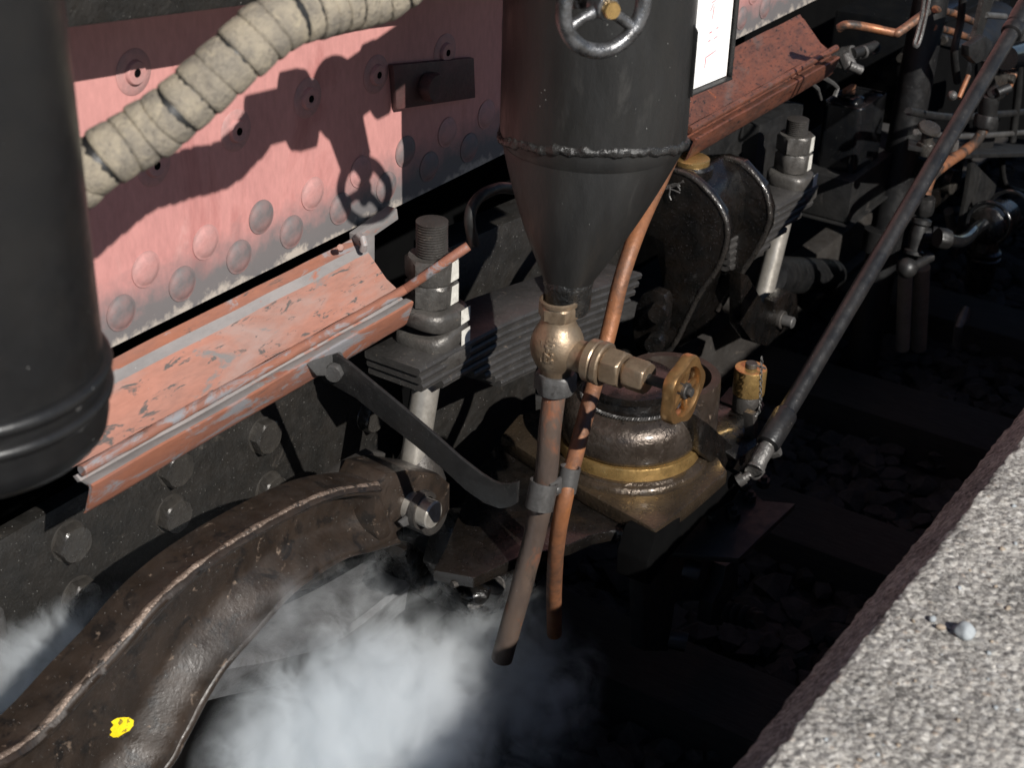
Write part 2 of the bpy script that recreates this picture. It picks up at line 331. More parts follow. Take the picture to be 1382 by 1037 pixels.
class Thing:
    def __init__(s, name, label, cat, loc, group=None):
        s.o = bpy.data.objects.new(name, None); s.o.empty_display_size = .05; COL.objects.link(s.o)
        s.o.location = loc; s.loc = V(loc); tag(s.o, label, cat, group)
    def add(s, name, b, m, parent=None, label=None, kind=None, **kw):
        me = fin(name, b, m, s.loc, **kw); o = bpy.data.objects.new(name, me); COL.objects.link(o); o.parent = parent or s.o
        tag(o, label, kind=kind); return o
    def put(s, name, me, p, rot=None, parent=None, label=None):
        o = bpy.data.objects.new(name, me); COL.objects.link(o); o.parent = parent or s.o
        mm = (rot or Matrix.Identity(3)).to_4x4(); mm.translation = V(p) - s.loc; o.matrix_local = mm
        if label: o['label'] = label
        return o
def single(name, b, m, label, cat, loc=None, group=None, kind=None, **kw):
    b.verts.ensure_lookup_table()
    if loc is None:
        n = len(b.verts); loc = V((0, 0, 0))
        for v in b.verts: loc += v.co
        loc /= n; loc.z = min(v.co.z for v in b.verts)
    me = fin(name, b, m, V(loc), **kw); o = bpy.data.objects.new(name, me); COL.objects.link(o); o.location = loc
    return tag(o, label, cat, group, kind)
def structure(name, b, m, **kw): return single(name, b, m, None, None, kind='structure', **kw)
def rotto(ax, ref=(0, 0, 1)):
    """matrix whose local z is ax"""
    z = norm(ax); r = V(ref); y = (r - z * r.dot(z))
    if y.length < 1e-4: y = basis(z)[0]
    y.normalize(); x = y.cross(z); return Matrix((x, y, z)).transposed()

# ------------------------------------------------------------------ ground, platform, surroundings
GZ = -.93; PT = .07
b = NB(); g = 60
vs = [b.verts.new(p) for p in ((-g, -g, GZ - .03), (g, -g, GZ - .03), (g, g, GZ - .03), (-g, g, GZ - .03))]; b.faces.new(vs)
structure('ground', b, 'stone')
# platform slab: top, a worn rounded nose, then a battered face towards the track
YE = .495
prof = []
y0 = YE - .052
prof.append((-12, 0))
for yy in (-6, -3, -1.5, -.7, -.3, 0, .1, .2, .28, .33, .37, .41): prof.append((yy, 0))
for i in range(9):
    a = rad(51 * i / 8); R_ = .012
    prof.append((y0 - R_ * .8 + R_ * math.sin(a), -R_ * (1 - math.cos(a))))
last = prof[-1]; prof.append((YE - .028, last[1] - math.tan(rad(51)) * (YE - .028 - last[0])))
prof.append((YE - .012, prof[-1][1] - math.tan(rad(51)) * .016)); prof.append((YE, prof[-1][1] - math.tan(rad(51)) * .012))
prof.append((YE + .004, prof[-1][1] - .02)); prof.append((YE + .004, GZ - .1))
b = NB(); rows = []
xs = [-8, -4, -2, -1, -.4, 0] + [i * .008 for i in range(1, 320)] + [2.6 + i * .03 for i in range(40)] + [4.2, 5, 7, 10, 16, 30]
for x in xs:
    row = []
    for (yy, zz) in prof:
        p = V((x, yy, zz)); e = max(0, 1 - abs(yy - (YE - .04)) / .08)
        j = mn.noise(V((x * 16, yy * 28, zz * 28))) * .0022 * e + mn.noise(V((x * 75, yy * 90, zz * 60))) * .004 * e
        p.z += j * .6 + (mn.noise(V((x * 6, yy * 6, 0))) * .0025 if zz > -.2 else 0); p.y += j
        p.z += PT; row.append(b.verts.new(p))
    rows.append(row)
for j in range(len(rows) - 1):
    for i in range(len(prof) - 1): b.faces.new((rows[j][i], rows[j + 1][i], rows[j + 1][i + 1], rows[j][i + 1]))
structure('platform', b, 'concrete', loc=V((0, 0, 0)), ang=60)

# ballast
b = NB(); random.seed(3)
def stone_at(b, c, r, sub=1, amp=.55):
    res = bmesh.ops.create_icosphere(b, subdivisions=sub, radius=r)
    sx, sy, sz = random.uniform(.7, 1.3), random.uniform(.7, 1.2), random.uniform(.5, .8)
    rot = Matrix.Rotation(random.uniform(0, 6.3), 3, 'Z'); sd_ = V((random.random() * 9, random.random() * 9, 0))
    for v in res['verts']:
        n_ = 1 + amp * mn.noise(v.co / r * 1.2 + sd_)
        v.co = V(c) + rot @ V((v.co.x * sx * n_, v.co.y * sy * n_, v.co.z * sz * n_))
for i in range(3600):
    x = random.uniform(.8, 6.0); y = random.uniform(.45, 1.7)
    stone_at(b, (x, y, GZ + random.uniform(-.03, .02)), random.uniform(.02, .05))
single('ballast', b, 'stone', None, None, loc=V((0, 0, GZ)), kind='stuff', ang=30)
for i in range(5):
    x = 1.62 + i * .66; b = NB(); box(b, (x, 1.2, GZ + .02), .2, 1.5, .14)
    if i == 0: lab = 'dark timber sleeper nearest the camera, beside the platform foot in shadow'
    else: lab = ('', 'shaded timber sleeper below the bearing block', 'shaded timber sleeper below the slanted rod fork', 'shaded timber sleeper below the vertical black pipe', 'farthest shaded timber sleeper, below the strainer')[i]
    single('sleeper', b, 'wood', lab, 'sleeper', group='sleepers under the track', bevel=.008)
b = NB(); box(b, (3, 1.62, GZ + .16), 14, .065, .14); box(b, (3, 1.62, GZ + .1), 14, .13, .02)
single('rail', b, 'darksteel', 'dark steel rail running behind the hanging machinery', 'rail', bevel=.004)
# loose stones on the platform
random.seed(11)
def loose(px, py, rpx, m, lab):
    p = PZ(px, py, PT); r = rp(rpx, p); b = NB(); stone_at(b, (p.x, p.y, PT + r * .45), r, 3, .2); single('pebble', b, m, lab, 'pebble', group='loose stones on the platform', ang=60)
loose(1301, 857, 15, 'pebble', 'largest loose blue-grey pebble on the sunlit platform')
loose(1258, 838, 6, 'pebble', 'small pale pebble up-left of the largest pebble')
loose(1269, 849, 6, 'tan', 'small tan pebble touching the small pale one beside the largest')
for i in range(90):
    px = random.uniform(1060, 1382); py = random.uniform(640, 1037)
    p = PZ(px, py, PT)
    if p.y > YE - .085: continue
    if abs(px - 1285) < 45 and abs(py - 850) < 30: continue
    r = rp(random.uniform(1.5, 4.2), p); b = NB(); stone_at(b, (p.x, p.y, PT + r * .3), r, 2)
    gm = random.choice(['pebble', 'tan', 'pebble'])
    single('grit', b, gm, 'tiny loose %s grit stone lying on the sunlit concrete platform' % ('tan' if gm == 'tan' else 'grey'), 'grit', group='grit scattered on the platform', ang=60)

# ------------------------------------------------------------------ red side plate with rivets
YP = 1.5
zb = PY(300, 396, YP).z
RT = Thing('red_side_plate', 'salmon red painted side plate with rivets, crossed by the hose shadow', 'plate', (1.2, YP, zb))
x1 = PY(148, 470, YP).x - .3; x2 = PY(1010, 45, YP).x + 1.2
xe = PY(537, 280, YP).x
b = NB(); prism(b, [V((x1, YP, zb)), V((x2, YP, zb)), V((x2, YP, zb + 1.2)), V((x1, YP, zb + 1.2))], (0, .012, 0))
RT.add('panel', b, 'red', bevel=.0015)
def rivet_mesh(r, h, m, name='rivet'):
    b = NB(); lathe(b, [(r * 1.18, 0), (r * 1.17, .0012), (r * 1.04, .0016), (r * .98, h * .35), (r * .82, h * .72), (r * .5, h * .94), (r * .12, h)], (0, 0, 0), (0, 0, 1), 28)
    return fin(name, b, m, ang=60)
rm1 = rivet_mesh(.0225, .0065, 'rivet'); rm2 = rivet_mesh(.0225, .0065, 'rivetred')
R_y = rotto((0, -1, 0))
low = [PY(*p, YP) for p in ((322, 346), (393, 312))]; up_ = [PY(*p, YP) for p in ((352, 293), (427, 258))]
dxl = (low[1].x - low[0].x)
zl = sum(PY(*p, YP).z for p in ((150, 430), (239, 386), (322, 346), (393, 312))) / 4
zu = sum(PY(*p, YP).z for p in ((182, 370), (274, 328), (352, 293), (427, 258))) / 4
for i in range(-2, 16):
    RT.put('rivet', rm1, (low[0].x + i * dxl, YP - .0005, zl), R_y)
    RT.put('rivet', rm2 if i % 3 else rm1, (up_[0].x + i * dxl, YP - .0005, zu), R_y)
# stay bolts: dished washer, ring and dark centre hole
b = NB(); lathe(b, [(.031, 0), (.03, .0008), (.021, .0015), (.017, .002), (.016, .006), (.0145, .0075), (.006, .0075), (.005, .002)], (0, 0, 0), (0, 0, 1), 28)
sm = fin('stay_bolt', b, K['rivetred'], ang=35)
b = NB(); lathe(b, [(.0052, .0035), (.0052, .0078)], (0, 0, 0), (0, 0, 1), 12)
hm = fin('hole', b, K['deepshade'])  # near-black plug, the darkness inside the hole put into its colour
for p in ((180, 97), (318, 176), (207, 222), (415, 132), (507, 100), (60, 150), (600, 70), (690, 30)):
    q = PY(*p, YP); q.y -= .0005
    o = RT.put('stay_bolt', sm, q, R_y, label='red washer with a dark hole in its centre')
    h_ = bpy.data.objects.new('hole', hm); COL.objects.link(h_); h_.parent = o
# small dark bracket bolted to the shaded part of the plate
b = NB(); prism(b, [PY(x, y, YP - .012) for x, y in ((531, 88), (640, 78), (642, 132), (536, 148))], (0, .011, 0)); RT.add('bracket_plate', b, 'darkred', bevel=.002)
b = NB(); q = PY(575, 115, YP - .013); hexa(b, q, q - V((0, .022, 0)), .042, (0, 0, 1)); RT.add('bolt', b, 'darkred')

# running-board plate at the top left (in front of the red plate)
b = NB()
pts = [PY(x, y, 1.35) for x, y in ((40, 45), (97, 37), (333, 7), (420, -4), (560, -30), (900, -60), (900, -400), (-100, -400), (-100, 60))]
prism(b, pts, (0, .03, 0)); 
single('running_board_skirt', b, K['frame'], 'dusty black plate edge along the top left above the red plate', 'plate', bevel=.003)
# upper body of the locomotive above the frame
b = NB(); box(b, (3.0, 2.3, 1.75), 8.0, 1.5, 1.6)
single('boiler_casing', b, 'deepshade', 'black casing of the locomotive above the red side plate', 'casing', bevel=.02)
# near-black wall added to keep the background dark, shade put into its colour
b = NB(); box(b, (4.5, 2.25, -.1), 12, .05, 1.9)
single('dark_backing', b, 'deepshade', 'shade-black backing wall added behind the springs and pipes', 'frame')

# ------------------------------------------------------------------ drain gutters
# section as (pixel at one station, Y): each point lies on the ray-line along the locomotive
def sec(px, py, Y): p = PY(px, py, Y); return V((0, Y, p.z))
S = [sec(480, 320, 1.485), sec(483, 327, 1.479), sec(487, 332, 1.472), sec(492, 339, 1.465), sec(496, 342, 1.461),
     sec(530, 372, 1.425), sec(541, 386, 1.405)]
lipc = sec(546, 391, 1.392)
T = [sec(541, 396, 1.400), sec(547, 402, 1.392), sec(556, 398, 1.386), sec(559, 404, 1.374), sec(556, 409, 1.371), sec(553, 414, 1.372), sec(549, 436, 1.385), sec(545, 440, 1.39)]
def gutter(name, label, xa, xb, m, m2, m3, rod_to, plug=None):
    Gt = Thing(name, label, 'gutter', (xa, 1.42, S[-1].z), 'gutters below the red plate')
    def sweep(sec_, th=.006, xa_=xa, xb_=xb):
        b = NB(); n = len(sec_); N_ = 60; rows = []
        for k in range(N_ + 1):
            x = xa_ + (xb_ - xa_) * k / N_; row = []
            for p in list(sec_) + [q + V((0, th, -th * .6)) for q in reversed(sec_)]:
                jt = mn.noise(V((x * 9, p.y * 20, p.z * 20))) * .0012
                xx = x
                row.append(b.verts.new((xx, p.y + jt, p.z + jt)))
            rows.append(row)
        m_ = 2 * n
        for k in range(N_):
            for i in range(m_): b.faces.new((rows[k][i], rows[k + 1][i], rows[k + 1][(i + 1) % m_], rows[k][(i + 1) % m_]))
        b.faces.new(rows[0]); b.faces.new(rows[-1][::-1]); return b
    Gt.add('rear_edge', sweep(S[:3]), m3, ang=50)
    Gt.add('groove', sweep(S[2:5]), 'greybead' if m3 == 'lipred' else m3, ang=60)
    Gt.add('channel', sweep(S[4:]), m, ang=50)
    Gt.add('drip_strip', sweep(T[:4]), m2, ang=50)
    Gt.add('front_edge', sweep(T[3:]), m3, ang=50)
    r = .0078
    b = NB(); pts = [V((xa + (rod_to - xa) * k / 70, lipc.y - .004, lipc.z + .003)) + V((0, 1, .6)) * mn.noise(V((k * .3, 1, 1))) * .0008 for k in range(71)]
    
    if plug: pts = [p for p in pts if p.x < xb] + spline([V((xb, lipc.y - .004, lipc.z + .003)), PY(590, 361, 1.335), PY(632, 332, 1.30)], 10)
    tube(b, pts, r, 14, jit=.0007, jf=90); Gt.add('lip_rod', b, m3)
    return Gt
xa = PY(108, 640, lipc.y).x; xb = PY(556, 405, 1.374).x; xr = PY(632, 332, lipc.y - .004).x
G1 = gutter('drain_gutter', 'salmon drain gutter on the left with worn grey lip', xa, xb, 'gutter', 'greybead', 'lipred', xr, True)
q = PY(462, 334, 1.462)
b = NB(); cyl(b, q + V((0, .004, -.004)), q + V((-.012, -.006, .006)), .005); G1.add('rivet', b, 'lipred')
xa2 = PY(945, 170, 1.374).x - .02; xb2 = PY(1137, 40, 1.374).x
G2 = gutter('drain_gutter', 'rust-red oily drain gutter behind the white label at upper right', xa2, xb2, 'gutter2', 'gutter2', 'gutter2', xb2 + .01)
b = NB(); tube(b, [PY(484, 318, 1.47), PY(490, 322, 1.455), PY(492, 330, 1.45), PY(490, 338, 1.455)], .006, 10); G1.add('edge_clip', b, 'greybead')
# pale packing strip under the red plate to the right of gutter
b = NB(); prism(b, [PY(x, y, 1.47) for x, y in ((484, 318), (536, 281), (538, 296), (506, 318), (506, 368), (488, 356))], (0, .02, 0))
single('packing_strip', b, K['greybead'], 'pale chipped packing piece at the right end of the salmon gutter', 'strip', bevel=.002)

# ------------------------------------------------------------------ frame plate with bolts
YF = 1.62
FT = Thing('frame_plate', 'dusty black side frame plate with hexagonal bolt heads under the salmon gutter', 'frame', PY(200, 800, YF))
b = NB(); pts = [PY(x, y, YF) for x, y in ((-60, 906), (0, 891), (60, 880), (135, 858), (240, 800), (400, 800), (545, 760), (545, 560), (540, 470), (545, 424), (300, 562), (108, 668), (-60, 765))]
prism(b, pts, (0, .03, 0)); FT.add('plate', b, 'frame', bevel=.002)
b = NB(); hexa(b, (0, 0, 0), (0, 0, .021), .056, (0, 1, 0), ch=.12); lathe(b, [(.034, -.001), (.033, .0015), (.026, .002)], (0, 0, 0), (0, 0, 1), 24)
bm_ = fin('bolt', b, 'boltk', rough=.0006, rf=90)
for i, p in enumerate(((92, 730), (105, 804), (230, 693), (232, 630), (353, 587), (362, 660), (497, 560), (465, 700), (330, 770))):
    FT.put('bolt', bm_, PY(*p, YF), rotto((0, -1, 0), (.2 * math.sin(i * 2.1), 0, 1)))
# rounded casting edge at far left bottom
b = NB(); tube(b, spline([PY(x, y, 1.6) for x, y in ((-14, 830), (-8, 860), (-6, 900), (-12, 950))]), .02, 16)
single('casting_end', b, 'greysteel', 'worn rounded steel casting end at the left picture edge below the frame', 'casting')

# dark web plates under the spring
b = NB(); pts = [PY(x, y, 1.55) for x, y in ((575, 470), (720, 430), (724, 555), (700, 590), (668, 612), (650, 632), (645, 655), (560, 650), (560, 560))]
prism(b, pts, (0, .02, 0)); single('spring_bracket', b, K['frame'], 'flat dark web plate below the left leaf spring, catching its saw-tooth shadow', 'bracket', bevel=.003)
# black horizontal frame beam behind the springs
BE = Thing('frame_beam', 'dusty black square beam running behind the leaf springs', 'beam', PY(700, 300, 1.4))
p0 = PY(600, 337, 1.52); p1 = PY(960, 181, 1.52); 
b = NB(); 
d = (p1 - p0); h = .24
prism(b, [p0, p1, p1 + V((0, .07, 0)), p0 + V((0, .07, 0))], (0, 0, -h)); BE.add('beam', b, 'frame', bevel=.002)
p0 = PY(930, 182, 1.53); p1 = PY(1030, 163, 1.53); 
b = NB(); prism(b, [p0, p1, p1 + V((0, .07, 0)), p0 + V((0, .07, 0))], (0, 0, -.1)); BE.add('stepped_block', b, 'black', bevel=.002)
p0 = PY(1025, 170, 1.49); p1 = PY(1085, 140, 1.49)
b = NB(); prism(b, [p0, p1, p1 + V((0, .09, 0)), p0 + V((0, .09, 0))], (0, 0, -.22)); BE.add('end_block', b, 'black', bevel=.002)

# ------------------------------------------------------------------ left air tank
TP = PY(-34, 600, 1.12); TR = .127; zt = TP.z
TK = Thing('air_tank', 'out-of-focus black cylindrical tank filling the left edge', 'tank', TP)
b = NB(); lathe(b, [(.001, .0), (TR - .03, .0), (TR - .012, .006), (TR - .003, .016), (TR, .03), (TR, 1.2), (TR - .02, 1.215), (.001, 1.22)], TP, (0, 0, 1), 96); TK.add('body', b, 'tank', ang=50)
for zz, rr in ((PY(148, 478, 1.07).z, .0035), (PY(148, 447, 1.07).z, .0045)):
    b = NB(); tube(b, [TP + V((TR * math.cos(a), TR * math.sin(a), zz - zt)) for a in [2 * math.pi * i / 96 for i in range(96)]], rr + .0035, 12, closed=True); TK.add('hoop', b, 'tank')
b = NB(); ball(b, (0, 0, 0), .0045, sq=.6, seg=12, rings=8); rvm = fin('rivet', b, 'greysteel')
for (px, py) in ((105, 549), (108, 577)):
    r_ = ray(px, py); best = None
    for k in range(4000):
        p = O + r_ * (.8 + k * .0004)
        if (p.xy - TP.xy).length < TR: best = p; break
    if best: TK.put('rivet', rvm, best, rotto((best.x - TP.x, best.y - TP.y, 0)))

# ------------------------------------------------------------------ lagged hose
hp = spline([PY(40, 300, 1.16), PY(120, 228, 1.12), PY(190, 184, 1.10), PY(245, 143, 1.08), PY(321, 74, 1.06), PY(377, 30, 1.05), PY(450, 6, 1.04), PY(530, -16, 1.03), unsh(360, 160, 1.01)], 30)
HT = Thing('lagged_pipe', 'pale cloth-wrapped pipe crossing the top left over the red plate', 'pipe', PY(120, 228, 1.12))
cum = [0]
for i in range(1, len(hp)): cum.append(cum[-1] + (hp[i] - hp[i - 1]).length)
tot = cum[-1]
def along(s):
    s = min(max(s, 0), tot - 1e-6)
    for i in range(1, len(cum)):
        if cum[i] >= s: t = (s - cum[i - 1]) / (cum[i] - cum[i - 1]); return hp[i - 1].lerp(hp[i], t), (hp[i] - hp[i - 1]).normalized()
b = NB(); tube(b, hp, .028, 16); HT.add('pipe_core', b, 'black')
s = 0.; k = 0; random.seed(5)
while s < tot:
    wlen = random.uniform(.018, .030); b = NB(); rows = []; seg = 44
    tilt = random.uniform(.12, .3); R0 = .0298 + random.uniform(-.001, .001)
    profw = [(0, -.006), (.0, -.0012), (.05, .0004), (.2, .001), (.5, .0006), (.8, -.0002), (1.0, -.0018), (1.02, -.005)]
    for (t, dr) in profw:
        row = []
        for i in range(seg):
            a = 2 * math.pi * i / seg; p, tg = along(s + t * wlen + 0.0 + tilt * .03 * math.cos(a + .8))
            u, v, _ = basis(tg); dd = u * math.cos(a) + v * math.sin(a)
            r = R0 + dr + .0020 * mn.noise((p + dd * R0) * 16) + .0007 * mn.noise((p + dd * R0) * 120)
            row.append(b.verts.new(p + dd * r))
        rows.append(row)
    for j in range(len(rows) - 1):
        for i in range(seg): kx = (i + 1) % seg; b.faces.new((rows[j][i], rows[j][kx], rows[j + 1][kx], rows[j + 1][i]))
    HT.add('cloth_wrap', b, 'lagging', ang=70); s += wlen * .97; k += 1
# coupling and upper valve, mostly above the frame, casting the ball-and-wheel shadow on the red plate
UV = Thing('upper_valve', 'black valve with spoked handwheel at the top beside the black funnel', 'valve', unsh(455, 132, 1.0))
vc = unsh(457, 135, 1.0)
b = NB(); ball(b, vc, .058); UV.add('valve_ball', b, 'oily')
hx = unsh(395, 152, 1.0); hx2 = unsh(360, 160, 1.01)
b = NB(); dirh = (vc - hx2).normalized(); hexa(b, vc - dirh * .115, vc - dirh * .065, .098, (0, -1, 0)); cyl(b, vc - dirh * .19, vc, .034); cyl(b, vc, V((vc.x + .22, vc.y + .03, vc.z + .02)), .04); cyl(b, vc + V((.085, .01, 0)), vc + V((.11, .012, .0)), .052); UV.add('coupling', b, 'oily')
wc = PY(815, 8, .915); wn = norm((-.5, -.87, .0))
b = NB(); cyl(b, vc, vc.lerp(wc, .68), .045, .036); cyl(b, vc.lerp(wc, .5), wc - wn * .05, .022); UV.add('valve_neck', b, 'oily')
def handwheel(Th, c, n, R, rt, sp, m, hubr, phase=0., hubm=None):
    u, v, a = basis(n); wh = None
    b = NB(); tube(b, [c + (u * math.cos(t) + v * math.sin(t)) * R for t in [2 * math.pi * i / 48 for i in range(48)]], rt, 12, closed=True, jit=rt * .08, jf=70)
    wh = Th.add('handwheel', b, m)
    for k in range(sp):
        t = phase + 2 * math.pi * k / sp; d = u * math.cos(t) + v * math.sin(t)
        b = NB(); tube(b, [c + d * hubr * .6, c + d * R * .5 - a * rt * .4, c + d * (R - rt * .3)], [rt * .95, rt * .7, rt * .8], 10); Th.add('spoke', b, m, wh)
    b = NB(); cyl(b, c - a * .014, c + a * .012, hubr, hubr * .9, ch=.001); Th.add('hub', b, m, wh)
    b = NB(); hexa(b, c + a * .012, c + a * .022, hubr * 1.2, (0, 0, 1)); Th.add('nut', b, hubm or m, wh)
handwheel(UV, wc, wn, .053, .0095, 3, 'wheelrim', .016, phase=rad(205), hubm='brass')
b = NB(); cyl(b, wc - wn * .05, wc, .008); UV.add('stem', b, 'greysteel')
# ------------------------------------------------------------------ black funnel
fa = PY(800, 190, 1.125); fr = rp(126, fa)
FU = Thing('sand_funnel', 'black riveted funnel with welded seam hanging above the bronze valve', 'funnel', PY(768, 395, 1.10))
b = NB(); lathe(b, [(fr - .004, .5), (fr, .5), (fr, .2), (fr, .1), (fr, .02), (fr - .001, .006), (fr - .005, -.004)], fa, (0, 0, 1), 96, caps=False); FU.add('barrel', b, 'funnel', ang=50)
sp_ = PY(767, 378, 1.10); sr = rp(33, sp_)
b = NB(); rows = []
for k in range(21):
    t = k / 20; c_ = fa.lerp(sp_, t); c_.z = fa.z + (sp_.z - fa.z) * t; r = (fr - .003) * (1 - t) + sr * t + .006 * math.sin(math.pi * t)
    rows.append([b.verts.new(c_ + V((r * math.cos(2 * math.pi * i / 72), r * math.sin(2 * math.pi * i / 72), 0))) for i in range(72)])
for j in range(20):
    for i in range(72): k = (i + 1) % 72; b.faces.new((rows[j][i], rows[j][k], rows[j + 1][k], rows[j + 1][i]))
b.faces.new(rows[0]); b.faces.new(rows[-1][::-1]); FU.add('cone', b, 'funnel', ang=60)
b = NB(); n = 220
pts = []; rr = []
for i in range(n):
    a = 2 * math.pi * i / n; pts.append(fa + V(((fr - .004) * math.cos(a), (fr - .004) * math.sin(a), .003 * mn.noise(V((a * 5, 0, 0))) + .002 + .030 * max(0, -.835 * math.cos(a) - .55 * math.sin(a)))))
    rr.append(.0082 + .0028 * mn.noise(V((a * 9, 3, 1))) + .0016 * mn.noise(V((a * 30, 9, 1))))
tube(b, pts, rr, 12, closed=True, jit=.003, jf=90); FU.add('weld_bead', b, 'weld', ang=60)
b = NB(); lathe(b, [(sr, .008), (sr * 1.04, .0), (sr * 1.02, -.006), (sr * .98, -.01), (sr * .97, -.045), (sr * .9, -.05)], sp_, (0, 0, 1), 48, jit=.0015, jf=60); FU.add('spout', b, 'weld')
# label holder on the funnel
LH = Thing('label_holder', 'black channel holder on the funnel carrying a white label', 'holder', PY(920, 128, 1.0))
lp = lambda x, y: PY(x, y, 1.0)
A = lp(921, 128); Bv = lp(979, 106); U_ = V((0, 0, 1))
dd = (PX(979, 106, A.x) - A)
# label lies in a vertical plane from A towards the right-hand corner at equal height
Bz = PZ(979, 104, A.z); ex = (Bz - A); ex.z = 0; Lw = ex.length; ex.normalize(); nn = ex.cross(U_).normalized()
if nn.dot(-BACK) > 0: nn = -nn
def LB(u_, v_, o=0.): return A + ex * u_ * Lw + U_ * v_ + nn * o
b = NB(); prism(b, [LB(0, 0), LB(1, 0), LB(1, .62), LB(0, .62)], -nn * .004); LH.add('back_plate', b, 'black')
b = NB(); prism(b, [LB(0, 0, .001), LB(0, 0, .016), LB(0, .095, .016), LB(0, .115, .001)], ex * .003); LH.add('left_flange', b, 'black', bevel=.0008)
b = NB(); prism(b, [LB(1, 0, .001), LB(1, 0, .010), LB(1, .12, .010), LB(1, .12, .001)], ex * .003); LH.add('right_flange', b, 'black', bevel=.0008)
b = NB(); prism(b, [LB(0.02, 0, .001), LB(.98, 0, .001), LB(.98, 0, .014), LB(.02, 0, .014)], V((0, 0, .003))); LH.add('bottom_flange', b, 'black', bevel=.0008)
b = NB(); c_ = LB(.5, .2, -.03); box(b, c_, .03, .05, .05); LH.add('bracket', b, 'black', bevel=.002)
LT = Thing('white_label', 'white label board with faint red writing held on the funnel', 'label', LB(.5, .003, .003))
b = NB(); prism(b, [LB(.03, .004, .002), LB(.97, .004, .002), LB(.97, .6, .002), LB(.03, .6, .002)], nn * .0012); LT.add('board', b, 'white')
def stroke(u0, v0, u1, v1, wd):
    p = LB(u0, v0, .0034); q = LB(u1, v1, .0034); t = (q - p).normalized(); s_ = t.cross(nn) * wd
    b = NB(); prism(b, [p - s_, q - s_, q + s_, p + s_], nn * .0003); LT.add('letter_stroke', b, 'redink')
for (u0, v0, u1, v1) in ((.42, .045, .66, .05), (.42, .03, .43, .045), (.45, .068, .5, .069), (.58, .069, .66, .071), (.46, .08, .52, .081), (.62, .083, .66, .084),
                         (.5, .10, .52, .118), (.44, .112, .5, .122), (.46, .124, .62, .128), (.5, .15, .6, .155), (.48, .165, .5, .18), (.6, .19, .65, .2), (.62, .21, .62, .22)):
    stroke(u0, v0, u1, v1, .0009)

# ------------------------------------------------------------------ bronze globe valve
vb = PY(752, 466, 1.10); VR = rp(36, vb)
BV = Thing('globe_valve', 'bronze globe valve with 20-25 cast on its belly below the black funnel', 'valve', vb - V((0, 0, .05)))
b = NB()
zs = sp_.z - .045 - vb.z
lathe(b, [(VR * .52, -VR * 1.22), (VR * .6, -VR * 1.15), (VR * .62, -VR * .95), (VR * .82, -VR * .72), (VR * .98, -VR * .35), (VR * 1.03, -VR * .02), (VR * .99, VR * .3), (VR * .88, VR * .6), (VR * .72, VR * .85), (VR * .64, VR * 1.05), (VR * .62, VR * 1.3)], vb, (0, 0, 1), 56, jit=.001, jf=30)
body = BV.add('valve_body', b, 'bronze', ang=60)
b = NB(); lathe(b, [(VR * .8, 0), (VR * .66, VR * .6), (VR * .60, VR * .9), (VR * .62, VR * 1.25), (VR * .72, VR * 1.45)], vb - V((0, 0, VR * .15)), (0, -1, 0), 48); BV.add('side_branch', b, 'bronze', ang=60)
Yd = V((0, -1, 0)); ctr = vb - V((0, 0, VR * .15))
b = NB(); lathe(b, [(VR * .74, VR * 1.42), (VR * .82, VR * 1.46), (VR * .82, VR * 1.75), (VR * .78, VR * 1.8), (VR * .78, VR * 1.86), (VR * .84, VR * 1.9), (VR * .84, VR * 2.1), (VR * .78, VR * 2.15)], ctr, Yd, 48); BV.add('collar', b, 'bronze', ang=35)
b = NB(); hexa(b, ctr + Yd * VR * 2.15, ctr + Yd * VR * 2.95, VR * 1.32, (-.5, 0, 1)); BV.add('bonnet_nut', b, 'bronze', bevel=.0014)
b = NB(); cyl(b, ctr + Yd * VR * 2.9, ctr + Yd * VR * 3.2, VR * .42); hexa(b, ctr + Yd * VR * 3.08, ctr + Yd * VR * 3.95, VR * 1.12, (-.3, 0, 1)); BV.add('gland_nut', b, 'bronze', bevel=.0014)
b = NB(); cyl(b, ctr + Yd * VR * 3.9, ctr + Yd * VR * 5.6, VR * .2); BV.add('stem', b, 'black')
b = NB(); hexa(b, vb + V((0, 0, VR * 1.18)), vb + V((0, 0, VR * 1.72)), VR * 1.34, (-.9, -.3, 0)); lathe(b, [(VR * .6, VR * 1.7), (VR * .74, VR * 1.76), (VR * .74, VR * 1.9), (VR * .66, VR * 1.95), (VR * .64, zs + .01)], vb, (0, 0, 1), 40); BV.add('union_nut', b, 'bronze', ang=35)
# scalloped bronze handwheel
wc2 = ctr + Yd * VR * 5.35; R0 = rp(46, wc2)
n = 80; u, v, a = basis(Yd)
def lob(t, R): return R * (1 + .075 * math.cos(5 * t))
b = NB(); rows = []
for (kk, h) in ((1.0, -.009), (1.03, -.006), (1.03, .006), (1.0, .009), (.78, .009), (.74, .004), (.74, -.004), (.78, -.009)):
    rows.append([b.verts.new(wc2 + (u * math.cos(t) + v * math.sin(t)) * (lob(t, R0) * kk if kk > .9 else R0 * kk) + a * h) for t in [2 * math.pi * i / n for i in range(n)]])
for j in range(len(rows)):
    A_, B_ = rows[j], rows[(j + 1) % len(rows)]
    for i in range(n): k = (i + 1) % n; b.faces.new((A_[i], A_[k], B_[k], B_[i]))
hw = BV.add('handwheel', b, 'bronzew', ang=40)
for k in range(5):
    t = 2 * math.pi * k / 5; d = u * math.cos(t) + v * math.sin(t); s_ = (u * -math.sin(t) + v * math.cos(t))
    b = NB(); prism(b, [wc2 + d * .006 - s_ * .006 - a * .003, wc2 + d * R0 * .8 - s_ * .0045 - a * .003, wc2 + d * R0 * .8 + s_ * .0045 - a * .003, wc2 + d * .006 + s_ * .006 - a * .003], a * .006); BV.add('spoke', b, 'bronzew', hw, bevel=.001)
